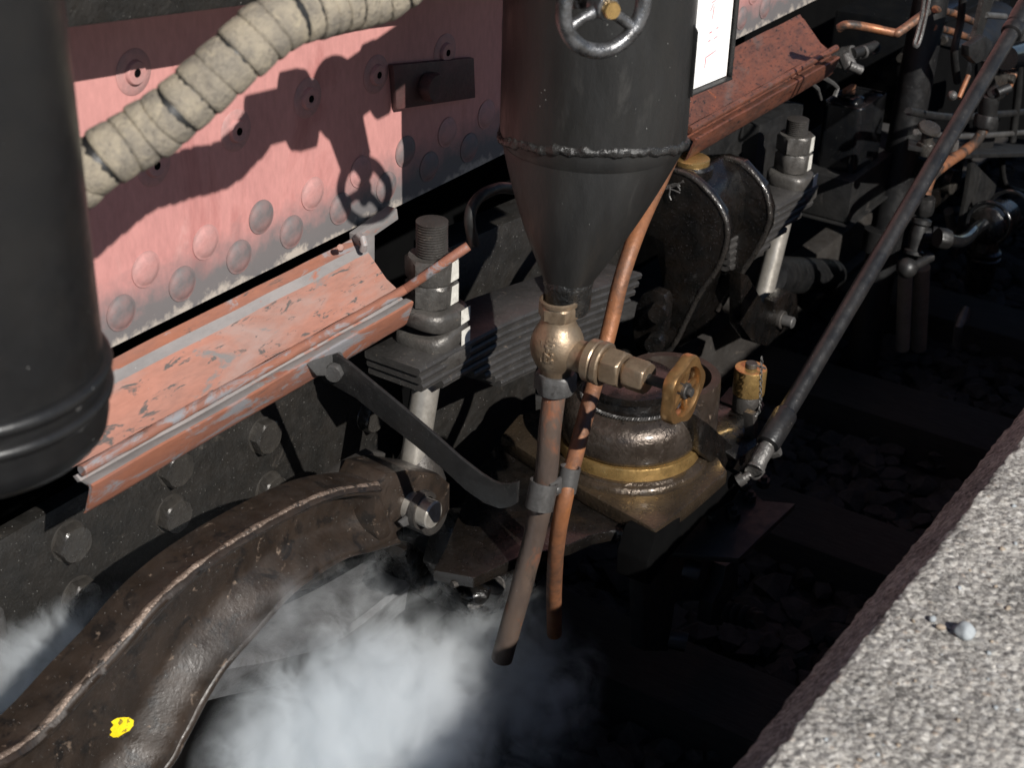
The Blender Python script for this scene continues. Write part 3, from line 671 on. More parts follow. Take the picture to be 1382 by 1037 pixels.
b = NB(); cyl(b, wc2 - a * .008, wc2 + a * .009, .0125, ch=.001); hexa(b, wc2 + a * .009, wc2 + a * .016, .013, (0, 0, 1)); BV.add('hub', b, 'darksteel', hw)
# cast figures
def text_on(Th, body_txt, size, p, xdir, zdir, m, ext=.0018, name='cast_figures', parent=None):
    cu = bpy.data.curves.new(name, 'FONT'); cu.body = body_txt; cu.size = size; cu.extrude = ext; cu.bevel_depth = size * .025; cu.align_x = 'CENTER'; cu.align_y = 'CENTER'; cu.resolution_u = 4; cu.offset = size * .03
    to = bpy.data.objects.new(name, cu); COL.objects.link(to); dg = bpy.context.evaluated_depsgraph_get(); dg.update()
    me = bpy.data.meshes.new_from_object(to.evaluated_get(dg)); bpy.data.objects.remove(to); bpy.data.curves.remove(cu)
    z = norm(zdir); x = V(xdir); x = (x - z * x.dot(z)).normalized(); y = z.cross(x); R = Matrix((x, y, z)).transposed()
    return me, R
def on_ball(px, py, c, r):
    r_ = ray(px, py).normalized(); oc = O - c; bb = oc.dot(r_); cc = oc.dot(oc) - r * r; disc = bb * bb - cc
    return O + r_ * (-bb - math.sqrt(max(disc, 0)))
tp = on_ball(741, 474, vb, VR * 1.0); tn = (tp - vb).normalized()
me, R = text_on(BV, '20-25', rp(17.5, tp), tp, (0, 0, -1), tn, 'bronze')
me.name = 'cast_figures'; me.materials.clear(); me.materials.append(K['bronze'])
# wrap the figures onto the ball
M4 = R.to_4x4(); M4.translation = tp
for vtx in me.vertices:
    wv = M4 @ vtx.co; d_ = wv - vb; hgt = (wv - tp).dot(tn); wv = vb + V((d_.x, d_.y, d_.z)).normalized() * (VR * 1.032 + hgt); vtx.co = wv - BV.loc
o = bpy.data.objects.new('cast_figures', me); COL.objects.link(o); o.parent = BV.o; o['label'] = 'raised figures 20-25'
b = NB(); q0 = on_ball(731, 460, vb, VR * 1.04); q1 = on_ball(730, 488, vb, VR * 1.04); tube(b, [q0, (q0 + q1) / 2 + (((q0 + q1) / 2 - vb).normalized() * .001), q1], .0016, 8); BV.add('cast_bar', b, 'bronze')
# dark hex nut and rusted drain pipe below
DP = Thing('drain_pipe', 'rust-brown steel drain pipe dropping from the bronze valve into the steam', 'pipe', PY(682, 872, 1.1))
b = NB(); hexa(b, vb - V((0, 0, VR * 1.95)), vb - V((0, 0, VR * 1.12)), VR * 1.42, (-.85, -.5, 0)); DP.add('pipe_nut', b, 'greysteel', rough=.0008, rf=60)
b = NB(); t0 = vb - V((0, 0, VR * .9)); lathe(b, [(VR * .5 + .0012 * (i % 2), -i * .0022) for i in range(10)], t0, (0, 0, 1), 28); DP.add('thread', b, 'greysteel')
pp = spline([vb - V((0, 0, VR * 1.8)), PY(742, 580, 1.10), PY(736, 650, 1.105), PY(722, 720, 1.12), PY(702, 800, 1.14), PY(682, 872, 1.16), PY(677, 890, 1.165)], 10)
b = NB(); tube(b, pp, rp(15, vb) * 1.08, 28, jit=.0006); DP.add('pipe', b, 'rustpipe')
# copper tube
cp = spline([PY(915, 190, 1.22), PY(893, 240, 1.19), PY(871, 287, 1.165), PY(852, 335, 1.15), PY(837, 382, 1.145), PY(826, 430, 1.145), PY(812, 485, 1.14), PY(795, 545, 1.12), PY(779, 605, 1.10), PY(764, 665, 1.08), PY(752, 730, 1.10), PY(748, 790, 1.13), PY(748, 838, 1.155), PY(748, 856, 1.16)], 10)
b = NB(); tube(b, cp, rp(11, cp[60]), 24)
single('copper_tube', b, 'copper', 'long bent copper tube passing behind the bronze valve beside the rusted pipe', 'tube')
# pipe clip
CL = Thing('pipe_clip', 'two-loop steel clip joining the rusted pipe and the copper tube', 'clip', PY(750, 655, 1.08))
def band(b, c, ax, r, hh, th, a0=0, a1=2 * math.pi, n=36, ref=None):
    u, v, a = basis(ax); rows = []
    for i in range(n + 1):
        t = a0 + (a1 - a0) * i / n; d = u * math.cos(t) + v * math.sin(t)
        rows.append([b.verts.new(c + d * rr + a * h_) for rr, h_ in ((r, -hh / 2), (r + th, -hh / 2), (r + th, hh / 2), (r, hh / 2))])
    for i in range(n):
        for j in range(4): k = (j + 1) % 4; b.faces.new((rows[i][j], rows[i][k], rows[i + 1][k], rows[i + 1][j]))
    if abs(a1 - a0) < 6.2: b.faces.new(rows[0]); b.faces.new(rows[-1][::-1])
    return b
c1 = PY(731, 668, 1.10); c2 = PY(767, 647, 1.083); ax1 = (PY(736, 650, 1.1) - PY(722, 720, 1.1)).normalized()
b = NB(); band(b, c1, ax1, rp(17, c1), .045, .003); CL.add('loop', b, 'greysteel', ang=40)
b = NB(); band(b, c2, ax1, rp(11.5, c2), .042, .003); CL.add('loop', b, 'greysteel', ang=40)
b = NB(); c3 = (c1 + c2) / 2 + V((-.01, -.008, .004)); e = (c2 - c1).normalized(); prism(b, [c3 - e * .012 + V((0, 0, -.014)), c3 + e * .012 + V((0, 0, -.014)), c3 + e * .012 + V((0, 0, .014)), c3 - e * .012 + V((0, 0, .014))], (.004, .006, 0)); CL.add('bridge', b, 'greysteel', bevel=.001)
b = NB(); ball(b, c3 + V((-.002, -.004, 0)), .007, (-.5, -.85, 0), .6, 14, 8); CL.add('rivet', b, 'greysteel')

# ------------------------------------------------------------------ hook arm in front
HK = Thing('hook_arm', 'flat grey-black steel hook arm angled down from the salmon gutter lip', 'arm', PX(450, 500, 1.605))
up = [(452, 478), (470, 490), (500, 515), (540, 548), (580, 582), (620, 618), (648, 640), (664, 650), (674, 654), (686, 654), (699, 651)]
dn = [(697, 680), (688, 685), (674, 687), (654, 680), (628, 662), (600, 636), (560, 602), (520, 571), (480, 538), (452, 522), (436, 514), (428, 500), (432, 486)]
b = NB(); prism(b, [PX(x, y, 1.605) for x, y in up + dn], (.006, 0, 0)); HK.add('arm', b, 'black', bevel=.0014)
b = NB(); q = PX(454, 500, 1.606); hexa(b, q, q - V((.014, .004, 0)), .026, (0, 0, 1)); HK.add('bolt', b, 'greysteel')
b = NB(); prism(b, [PY(x, y, 1.37) for x, y in ((414, 492), (424, 486), (462, 476), (468, 488), (450, 508), (428, 508))], (0, .02, 0)); HK.add('mounting_lug', b, 'greysteel', bevel=.003)

# ------------------------------------------------------------------ leaf springs
YS = 1.32; WS = .11
def leafspring(name, label, tops, ends, th, group, m1, loc, m2=None):
    """tops: pixels of the top front edge from left to right; ends: per leaf (x_start, x_end) pixels"""
    T_ = Thing(name, label, 'leaf spring', loc, group)
    P = spline([PY(x, y, YS) for x, y in tops], 12)
    def zat(x):
        for i in range(1, len(P)):
            if P[i].x >= x or i == len(P) - 1:
                t = (x - P[i - 1].x) / (P[i].x - P[i - 1].x); return P[i - 1].z + (P[i].z - P[i - 1].z) * t
    for k, (xa_, xb_) in enumerate(ends):
        b = NB(); n = 30; rows = []; z0 = -k * th
        for i in range(n + 1):
            x = xa_ + (xb_ - xa_) * i / n; z = zat(x) + z0; t = th * .92
            rows.append([b.verts.new(V((x, YS + y, z + dz))) for (y, dz) in ((.0, -t * .8), (0.0, -t * .55), (-.0015, -t * .35), (0, -t * .12), (.002, 0), (WS - .002, 0), (WS, -t * .12), (WS, -t * .8), (WS - .002, -t * .95), (.003, -t * .95))])
        m = len(rows[0])
        for i in range(n):
            for j in range(m): kx = (j + 1) % m; b.faces.new((rows[i][j], rows[i][kx], rows[i + 1][kx], rows[i + 1][j]))
        b.faces.new(rows[0][::-1]); b.faces.new(rows[-1])
        T_.add('leaf', b, m1 if k or not m2 else m2, ang=45, rough=.0006, rf=120)
    return T_
X = lambda px, py: PY(px, py, YS).x
xL = X(566, 500)
ends = [(xL, X(866, 372)), (xL + .004, X(862, 385)), (xL + .008, X(857, 398)), (X(598, 520), X(850, 412)), (X(640, 505), X(840, 428)), (X(655, 510), X(838, 440)), (X(668, 512), X(822, 455)), (X(676, 520), X(820, 470))]
L1 = leafspring('leaf_spring', 'dark leaf spring of stacked leaves passing behind the bronze valve', [(566, 499), (645, 455), (700, 428), (780, 398), (868, 368)], ends,   .0157, 'leaf springs', 'leaf', PY(600, 520, YS))
xR = X(1104, 252)
ends2 = [(X(985, 315), xR), (X(985, 320), xR - .012), (X(985, 330), xR - .02), (X(985, 345), X(1082, 290)), (X(985, 355), X(1062, 310)), (X(985, 365), X(1040, 330))]
L2 = leafspring('leaf_spring', 'right-hand leaf spring end under the pair of white-marked nuts', [(960, 328), (1030, 290), (1104, 250)], ends2, .0168, 'leaf springs', 'leaf', PY(1060, 300, YS))
# dark spring buckle body behind the yoke
def washer(b, c, rx, ry, hh, ax, n=40, tilt=0., ty=0.):
    """domed bearing pad, rounded rectangle"""
    rows = []
    u = V((1, 0, 0)); v = V((0, 1, 0)); a = norm(ax)
    for (k, h) in ((.93, 0), (1, hh * .2), (1, hh * .7), (.95, hh * .93), (.86, hh), (.3, hh)):
        row = []
        for i in range(n):
            t = 2 * math.pi * i / n; ct, st = math.cos(t), math.sin(t)
            e = .62; x = math.copysign(abs(ct) ** e, ct) * rx * k; y = math.copysign(abs(st) ** e, st) * ry * k
            row.append(b.verts.new(c + u * x + v * y + a * h + V((0, 0, tilt * x + ty * y))))
        rows.append(row)
    for j in range(len(rows) - 1):
        for i in range(n): k = (i + 1) % n; b.faces.new((rows[j][i], rows[j][k], rows[j + 1][k], rows[j + 1][i]))
    b.faces.new(rows[0][::-1]); b.faces.new(rows[-1]); return b
def hanger(name, label, top, zs_, bot, R, clev, loc):
    """stud with two nuts, bearing pads and shank; zs_: (nut tops/bottoms) as z values"""
    H = Thing(name, label, 'spring hanger', loc, 'spring hangers')
    zt_, n1, n2, n3, w1, w2, w3, w4, w5, w6 = zs_
    cx, cy = top.x, top.y
    at_ = lambda z: V((cx, cy, z))
    b = NB(); nth = int((zt_ - n1) / .0045)
    pr = [(R * .78, 0)]
    for i in range(nth): pr += [(R * .92, .0008 + i * .0045), (R, .0022 + i * .0045), (R, .0032 + i * .0045), (R * .9, .0045 + i * .0045)]
    pr[-1] = (R * .8, pr[-1][1])
    lathe(b, pr, at_(n1 - .004), (0, 0, 1), 36); H.add('threaded_stud', b, 'darksteel', ang=30)
    af = R * 2.95
    for (za, zb_) in ((n2 + .001, n1), (n3, n2)):
        b = NB(); hexa(b, at_(za), at_(zb_), af, (0, -1, 0), ch=.1); nut = H.add('nut', b, 'nut')
        b = NB(); hw_ = af * .25; prism(b, [V((cx - hw_ * .1, cy - af / 2 - .0004, za + .004)), V((cx + hw_, cy - af / 2 - .0004, za + .004)), V((cx + hw_, cy - af / 2 - .0004, zb_ - .004)), V((cx + hw_ * .1, cy - af / 2 - .0004, zb_ - .004))], (0, -.0006, 0)); H.add('paint_mark', b, 'whitepaint', nut)
    ps = []
    for i, (za, zb_, rx, ry) in enumerate(((w2, w1, R * 2.1, R * 2.0), (w4, w3, R * 2.05, R * 2.05), (w6, w5, R * 2.35, .058))):
        b = NB(); washer(b, at_(za), rx, ry, zb_ - za, (0, 0, 1), tilt=(-.10, .16, -.06)[i], ty=(.05, -.08, 0)[i]); p_ = H.add('bearing_pad', b, 'nut', ang=50, rough=.0008, rf=50)
        if i < 2:
            b = NB(); prism(b, [V((cx + rx * .15, cy - ry - .0008, za + .003)), V((cx + rx * .62, cy - ry * .985 - .0008, za + .003)), V((cx + rx * .62, cy - ry * .985 - .0008, zb_ - .003)), V((cx + rx * .15, cy - ry - .0008, zb_ - .003))], (0, -.0008, 0)); H.add('paint_mark', b, 'whitepaint', p_)
    b = NB(); cyl(b, at_(w6 + .01), bot, R * .88, R * .92, 36); H.add('shank', b, 'steel')
    return H
c0 = PY(583, 330, 1.375); zz = lambda x, y: PY(x, y, 1.375).z
zl_ = (zz(583, 292), zz(580, 345), zz(580, 378), zz(580, 408), zz(582, 409), zz(582, 432), zz(585, 434), zz(585, 458), zz(580, 459), zz(580, 484))
bot1 = PY(556, 640, 1.37); Rn = rp(22, c0)
H1 = hanger('spring_hanger', 'left spring hanger with two white-marked nuts beside the end of the salmon gutter', c0, zl_, bot1, Rn, None, bot1)
zz2 = lambda x, y: PY(x, y, 1.375).z
c0b = PY(1076, 170, 1.375)
zr_ = (zz2(1078, 156), zz2(1078, 178), zz2(1075, 202), zz2(1072, 226), zz2(1072, 228), zz2(1072, 246), zz2(1070, 246), zz2(1070, 250), zz2(1065, 250), zz2(1065, 266))
bot2 = PY(1026, 415, 1.37)
H2 = hanger('spring_hanger', 'right spring hanger with a bright polished shank below two white-marked nuts', c0b, zr_, bot2, rp(15, c0b), None, bot2)
# left hanger lower fork and pin
b = NB(); lathe(b, [(Rn * .92, .09), (Rn * 1.05, .07), (Rn * 1.5, .04), (Rn * 1.9, .015), (Rn * 1.9, -.03), (Rn * 1.2, -.06)], PY(562, 655, 1.37), bot1 * -1 + V(c0), 36); H1.add('foot', b, 'darksteel', ang=60)
b = NB(); q = PY(570, 690, 1.35); cyl(b, q + V((0, .05, 0)), q - V((0, .03, 0)), .036, ch=.004); H1.add('eye', b, 'darksteel')
b = NB(); q = PY(586, 696, 1.243); cyl(b, q + V((0, .12, 0)), q, rp(20, q), ch=.0025, seg=40); H1.add('pin', b, 'steel')
b = NB(); q2 = PY(570, 688, 1.27); band(b, q2, (0, -1, 0), .024, .012, .008, rad(20), rad(320), 30); H1.add('collar', b, 'darksteel')
b = NB(); prism(b, [PY(x, y, 1.275) for x, y in ((540, 706), (556, 694), (568, 703), (545, 712))], (0, .006, 0)); H1.add('split_pin', b, 'greysteel', bevel=.001)
# right hanger clevis
b = NB()
q = PY(1063, 434, 1.27)
prism(b, [PY(x, y, 1.29) for x, y in ((1000, 368), (1010, 372), (1036, 418), (1046, 420), (1046, 408), (1066, 392), (1076, 398), (1077, 418), (1070, 440), (1050, 455), (1036, 468), (1016, 462), (1000, 440))], (0, .03, 0)); H2.add('clevis_plate', b, 'oily', bevel=.004)
b = NB(); prism(b, [PY(x, y, 1.40) for x, y in ((1030, 400), (1042, 360), (1050, 352), (1076, 398), (1078, 430), (1040, 450))], (0, .02, 0)); H2.add('clevis_plate', b, 'oily', bevel=.004)
b = NB(); cyl(b, q + V((0, .16, 0)), q + V((0, .01, 0)), .022, ch=.002); H2.add('collar', b, 'darksteel')
b = NB(); cyl(b, q + V((0, .1, 0)), q - V((0, .015, 0)), .014, ch=.002); H2.add('pin', b, 'greysteel')

# ------------------------------------------------------------------ equalising lever (brown casting)
LV = Thing('equalising_lever', 'big greasy brown curved lever with raised rims and a yellow paint spot', 'lever', PY(240, 960, 1.2))
Uo = [(-60, 1030), (0, 992), (70, 935), (130, 872), (190, 792), (250, 735), (310, 694), (380, 660), (440, 642), (515, 640)]
Uo = [(-60, 1062), (0, 1029), (38, 1006), (72, 974), (116, 925), (162, 876), (208, 822), (253, 780), (301, 745), (353, 713), (413, 681), (459, 664), (512, 656)]
Lo = [(120, 1160), (170, 1110), (232, 1036), (255, 995), (284, 940), (313, 896), (353, 851), (393, 805), (430, 777), (470, 754), (510, 744), (528, 738), (540, 735)]
YL = 1.29
Up3 = spline([PY(x, y, YL) for x, y in Uo], 12); Lp3 = spline([PY(x, y, YL) for x, y in Lo], 12)
NS = len(Up3)
fw = .018; wd = .042; thick = .10
def prof_h(s, W):          # depth behind the front rim at distance s from the upper edge
    e = min(s, W - s)
    if e < fw * .25: return .002 * (1 - e / (fw * .25)) ** 2
    if e < fw: return 0.
    k = min(1, (e - fw) / (.030 if s < W / 2 else .075)); k = k * k * (3 - 2 * k); return wd * k
b = NB(); rows = []; NSm = 40
for i in range(NS):
    P, Q = Up3[i], Lp3[i]; W = (Q - P).length; row = []
    for j in range(NSm + 1):
        t = j / NSm; t = .5 - .5 * math.cos(math.pi * t) if True else t
        s_ = t * W; p = P.lerp(Q, t); dn = prof_h(s_, W)
        if i > NS - 9: dn *= max(0., min(1., (NS - 1 - i - 2) / 6))
        n_ = .0006 * mn.noise(p * 45) + .002 * mn.noise(p * 9)
        row.append(b.verts.new(V((p.x, p.y + dn + n_, p.z))))
    rows.append(row)
for i in range(NS - 1):
    for j in range(NSm): b.faces.new((rows[i][j], rows[i + 1][j], rows[i + 1][j + 1], rows[i][j + 1]))
from mathutils.bvhtree import BVHTree
bmesh.ops.recalc_face_normals(b, faces=b.faces); WEB = BVHTree.FromBMesh(b)
LV.add('web', b, 'brown', ang=70)
# rims as solid bars following both edges
def rim(P_, inward, depth_, m, name, tall, yo=-.001):
    b = NB(); rows = []
    for i, p in enumerate(P_):
        inn = (inward[i] - p).normalized()
        o_ = p + V((0, yo, 0)); j1 = .0016 * mn.noise(p * 40)
        row = [o_ + inn * (tall * .85) + V((0, .001, 0)), o_ + inn * (tall * .45) + V((0, -.003 + j1, 0)), o_ + inn * .0 + V((0, .001, 0)), o_ - inn * .003 + V((0, .006, 0)), o_ - inn * .003 + V((0, depth_ * .5 + j1, 0)), o_ - inn * .002 + V((0, depth_, 0)), o_ + inn * tall + V((0, depth_, 0)), o_ + inn * tall + V((0, .02, 0))]
        rows.append([b.verts.new(v) for v in row])
    m_ = len(rows[0])
    for i in range(len(rows) - 1):
        for j in range(m_): k = (j + 1) % m_; b.faces.new((rows[i][j], rows[i][k], rows[i + 1][k], rows[i + 1][j]))
    b.faces.new(rows[0]); b.faces.new(rows[-1][::-1])
    return LV.add(name, b, m, ang=70)
rim(Up3, Lp3, .068, 'brown', 'upper_rim', .016)
rim(Lp3, Up3, .068, 'brown', 'lower_rim', .018)
# pale bead on the upper rim: the crest's sunlit highlight put into its colour
for P_, I_, m_, rr_ in ((Up3, Lp3, 'edge', .0074),):
    b = NB(); pts = [p + (I_[i] - p).normalized() * .004 + V((0, .0062, 0)) for i, p in enumerate(P_)]
    pts = [p + V((0, .0012, 0)) for p in spline(pts[::6], 30)]; rl = [rr_ * (.85 + .35 * mn.noise(p * 22)) for p in pts]; tube(b, pts, rl, 14, jit=.0013, jf=45); LV.add('crest_highlight', b, m_, ang=70)
# end block
b = NB(); prism(b, [PY(x, y, YL + .002) for x, y in ((506, 666), (520, 640), (548, 634), (592, 640), (608, 654), (608, 690), (590, 712), (545, 712), (516, 738), (505, 720))], (0, .08, 0)); LV.add('end_block', b, 'brown', bevel=.005, rough=.0015, rf=60)
b = NB(); prism(b, [PY(x, y, 1.37) for x, y in ((440, 650), (470, 628), (505, 610), (522, 612), (515, 632), (505, 645), (492, 640), (470, 655))], (0, .02, 0)); LV.add('end_horn', b, 'darksteel', bevel=.004)
# yellow paint spot
yw = YL + wd - .0018
yp = [(149, 985), (153, 979), (150, 975), (158, 970), (166, 969), (174, 969), (180, 973), (180, 980), (175, 987), (167, 991), (160, 996), (152, 996), (148, 993), (151, 989)]
cxp = sum(p[0] for p in yp) / len(yp); cyp = sum(p[1] for p in yp) / len(yp); b = NB(); rings = []
def onweb(x, y, lift):
    d_ = ray(x, y).normalized(); h_ = WEB.ray_cast(O, d_)[0]
    return (h_ if h_ else PY(x, y, yw)) - d_ * lift
yp = [(x + (yp[(i + 1) % len(yp)][0] - x) * t, y + (yp[(i + 1) % len(yp)][1] - y) * t) for i, (x, y) in enumerate(yp) for t in (0, .5)]
for k_, lf in ((1.0, -.002), (1.0, .0004), (.93, .0011), (.6, .0012), (.25, .0012)):
    rings.append([b.verts.new(onweb(cxp + (x - cxp) * k_ + (random.uniform(-.5, .5) if k_ > .9 else 0), cyp + (y - cyp) * k_, lf)) for x, y in yp])
for A_, B_ in zip(rings, rings[1:]):
    for i in range(len(A_)): k = (i + 1) % len(A_); b.faces.new((A_[i], A_[k], B_[k], B_[i]))
b.faces.new(rings[-1]); LV.add('paint_spot', b, 'yellow', label='bright yellow dab of paint')

# lower steel bar in the steam
b = NB(); rows = []
Ut = spline([PY(x, y, 1.50) for x, y in ((200, 905), (300, 862), (380, 838), (450, 806), (526, 762))], 12)
Lt = spline([PY(x, y, 1.43) for x, y in ((200, 930), (300, 905), (385, 888), (460, 862), (552, 790))], 12)
for P_, Q_ in zip(Ut, Lt):
    dn = V((0, 0, -1)); mid = Q_
    rows.append([b.verts.new(v) for v in (P_ + V((0, .05, -.01)), P_ + V((0, -.004, 0)), P_.lerp(Q_, .55) + V((0, -.006, .004)), Q_ + V((0, .004, .012)), Q_ + V((0, -.003, .001)), Q_ + V((0, .004, -.02)), Q_ + V((0, .01, -.06)), Q_ + V((0, .09, -.06)))])
for i in range(len(rows) - 1):
    for j in range(8): k = (j + 1) % 8; b.faces.new((rows[i][j], rows[i][k], rows[i + 1][k], rows[i + 1][j]))
b.faces.new(rows[0]); b.faces.new(rows[-1][::-1])
single('lower_bar', b, 'barsteel', 'curved bare-steel bar gleaming through the steam below the brown lever', 'bar', ang=50, bevel=0)
# oily knuckle castings right of the bar
KN = Thing('brake_knuckle', 'oily black knuckle of lumpy castings at the right edge of the steam', 'casting', PY(620, 810, 1.42))
b = NB(); prism(b, [PY(x, y, 1.42) for x, y in ((545, 742), (562, 738), (600, 768), (622, 800), (640, 812), (634, 838), (606, 822), (575, 808), (556, 790))], (0, .08, 0)); KN.add('side_cheek', b, 'oily', bevel=.005, rough=.002, rf=50)
b = NB(); cyl(b, PY(600, 775, 1.46), PY(640, 805, 1.31), .022, .024); ball(b, PY(642, 800, 1.31), .026, sq=.7, jit=.012, jf=45); KN.add('knuckle', b, 'oily')
b = NB(); cyl(b, PY(655, 815, 1.35), PY(668, 790, 1.31), .017, .02); ball(b, PY(668, 792, 1.31), .02, sq=.7, jit=.01, jf=45); KN.add('boss', b, 'darksteel')

# ------------------------------------------------------------------ brass bearing block
zB = PZ(885, 720, CAMZ - 1.478).z; dc = PZ(848, 603, zB + .01)
BB = Thing('bearing_block', 'oily steel dome ringed with brass on a flat bronze base plate', 'bearing', V((dc.x, dc.y, zB)))
bp = [PZ(x, y, zB) for x, y in ((885, 716), (790, 664), (676, 588), (700, 560), (800, 530), (930, 560), (982, 636), (936, 676))]
b = NB(); prism(b, bp, (0, 0, -.028)); BB.add('base_plate', b, 'brassbase', bevel=.004, rough=.0008, rf=60)
c_ = V((dc.x, dc.y, zB)); rB = rp(96, c_)
b = NB(); lathe(b, [(rB * 1.13, 0), (rB * 1.12, .006), (rB * 1.08, .010), (rB * 1.05, .011), (rB * 1.04, .015), (rB * .98, .016)], c_, (0, 0, 1), 96, jit=.004, jf=60); BB.add('weld_flange', b, 'brassbase', ang=60)
b = NB(); lathe(b, [(rB, .006), (rB, .036), (rB * .99, .039), (rB * .95, .04)], c_, (0, 0, 1), 96); BB.add('brass_ring', b, 'brass', ang=50)
b = NB(); lathe(b, [(rB * .92, .034), (rB * .93, .04), (rB * .965, .043), (rB * .985, .052), (rB * .985, .075), (rB * .955, .092), (rB * .90, .104), (rB * .80, .112), (rB * .68, .1155), (rB * .4, .117)], c_, (0, 0, 1), 96, jit=.0015, jf=25); BB.add('dome', b, 'dome', ang=60)
b = NB(); lathe(b, [(rB * .66, .112), (rB * .66, .120), (rB * .60, .122), (rB * .58, .135), (rB * .62, .137), (rB * .62, .150), (rB * .5, .155), (rB * .4, .156)], c_, (0, 0, 1), 64, jit=.002, jf=60); BB.add('top_collar', b, 'oily', ang=40)
b = NB(); n = 300
for s_ in (0, math.pi):
    tube(b, [c_ + V(((rB * .70 + .0025 * math.cos(60 * a + s_)) * math.cos(a), (rB * .70 + .0025 * math.cos(60 * a + s_)) * math.sin(a), .119 + .0025 * math.sin(60 * a + s_))) for a in [2 * math.pi * i / n for i in range(n)]], .0016, 5, closed=True)
BB.add('twisted_wire', b, 'silver')
# lower casting arching away below the base
b = NB(); z2 = zB - .029
pts = [PY(x, y, .995) for x, y in ((888, 722), (885, 742), (860, 718), (830, 710), (800, 718), (770, 740), (745, 745))]
b = NB()
A_ = [PZ(x, y, z2) for x, y in ((886, 722), (790, 668), (676, 592), (640, 640), (600, 742), (585, 770), (640, 780), (700, 752), (745, 742), (770, 735), (800, 722), (830, 716), (858, 724))]
prism(b, A_, (0, 0, -.022)); BB.add('arched_flange', b, 'oily', bevel=.003, rough=.001, rf=60)
b = NB(); prism(b, [PY(x, y, 1.33) for x, y in ((620, 700), (705, 690), (745, 760), (720, 800), (668, 830), (640, 835), (600, 770))], (0, .05, 0)); BB.add('lower_web', b, 'oily', bevel=.004, rough=.002, rf=50)
b = NB(); tube(b, [PZ(x, y, z2 - .02) for x, y in ((610, 790), (650, 772), (690, 757), (740, 745))], .006, 8, jit=.002); BB.add('web_rim', b, 'darksteel')
b = NB(); prism(b, [PY(x, y, .99) for x, y in ((885, 724), (985, 640), (1010, 640), (990, 676), (950, 700), (905, 752), (878, 790), (872, 790), (874, 760))], (0, .06, 0)); BB.add('side_web', b, 'deepshade', bevel=.004)  # side web near-black: shade below the base put into its colour
# cup housing behind the dome
q = PZ(908, 505, zB + .13); rC = rp(66, q)
b = NB(); lathe(b, [(rC * .95, -.13), (rC, -.11), (rC, -.02), (rC * .98, 0), (rC * .80, .0), (rC * .78, -.01), (rC * .78, -.1), (rC * .3, -.1)], q, (0, 0, 1), 56, jit=.004, jf=15); single('cup_housing', b, 'brown', 'dark round cup housing behind the steel dome and bronze handwheel', 'housing', ang=50)

# ------------------------------------------------------------------ black yoke
YK = Thing('spring_yoke', 'tall black oily two-lobed yoke casting with brass cap behind the funnel', 'yoke', PX(940, 470, 2.74))
X1 = 2.72; X2 = 2.90
f1 = [(872, 318), (870, 262), (884, 236), (904, 226), (930, 235), (958, 259), (977, 287), (983, 313), (978, 342), (966, 369), (944, 400), (926, 434), (912, 462), (898, 478), (876, 478), (868, 455), (884, 430), (892, 400), (897, 366), (894, 328)]
b = NB(); prism(b, [PX(x, y, X1) for x, y in f1], (.026, 0, 0)); YK.add('front_lobe', b, 'oily', bevel=.008, rough=.0012, rf=60)
f2 = [(930, 215), (977, 211), (1002, 219), (1030, 250), (1040, 283), (1037, 308), (1023, 337), (994, 380), (968, 420), (950, 450), (915, 470), (905, 400), (920, 300)]
b = NB(); prism(b, [PX(x, y, X2) for x, y in f2], (.028, 0, 0)); YK.add('rear_lobe', b, 'oily', bevel=.005, rough=.0012, rf=60)
for (f_, a_, e_, Xv, lab_) in ((f1, 3, 16, X1 + .004, ''), (f2, 1, 9, X2 + .004, '')):
    b = NB(); pts = spline([PX(x, y, Xv) for x, y in f_[a_:e_]], 6); cen = sum(pts, V((0, 0, 0))) / len(pts)
    pts = [p + (cen - p).normalized() * .003 for p in pts]; tube(b, pts, .0062, 12, jit=.0012, jf=70); YK.add('glint_bead', b, 'rimglint')  # lighter beads added as the specular highlights on the lobe edges
b = NB(); A_ = [PX(x, y, X1 + .015) for x, y in ((880, 300), (878, 262), (895, 240), (925, 240), (948, 262), (958, 290), (955, 330), (930, 400), (905, 460), (896, 400))]
prism(b, A_, (X2 - X1, 0, 0)); YK.add('core', b, 'oily', bevel=.006, rough=.002, rf=30)
q = PX(934, 216, X1 + .07); 
b = NB(); lathe(b, [(rp(30, q), -.03), (rp(30, q), -.012), (rp(26, q), -.006)], q, (0, 0, 1), 32); YK.add('cap_seat', b, 'oily')
b = NB(); lathe(b, [(rp(24, q), -.008), (rp(24, q), .004), (rp(22, q), .0065), (.001, .0075)], q, (0, 0, 1), 40); YK.add('brass_cap', b, 'brass')
b = NB(); cyl(b, q + V((-.004, .004, .005)), q + V((-.004, .004, .014)), .0035); ball(b, q + V((-.004, .004, .016)), .006, sq=.8, seg=14, rings=8); YK.add('cap_knob', b, 'copper')
b = NB()
for s_ in range(5):
    pts = [PX(892 + k * 7 + random.uniform(-3, 3), 248 + s_ * 2 + 5 * math.sin(k + s_) + random.uniform(-2, 2), X1 - .006) for k in range(5)]
    tube(b, spline(pts, 5), .0016, 6)
pts = [PX(906 + random.uniform(-3, 3), 252 + k * 6, X1 - .007) for k in range(4)]; tube(b, spline(pts, 5), .0016, 6)
YK.add('lock_wire', b, 'silver')
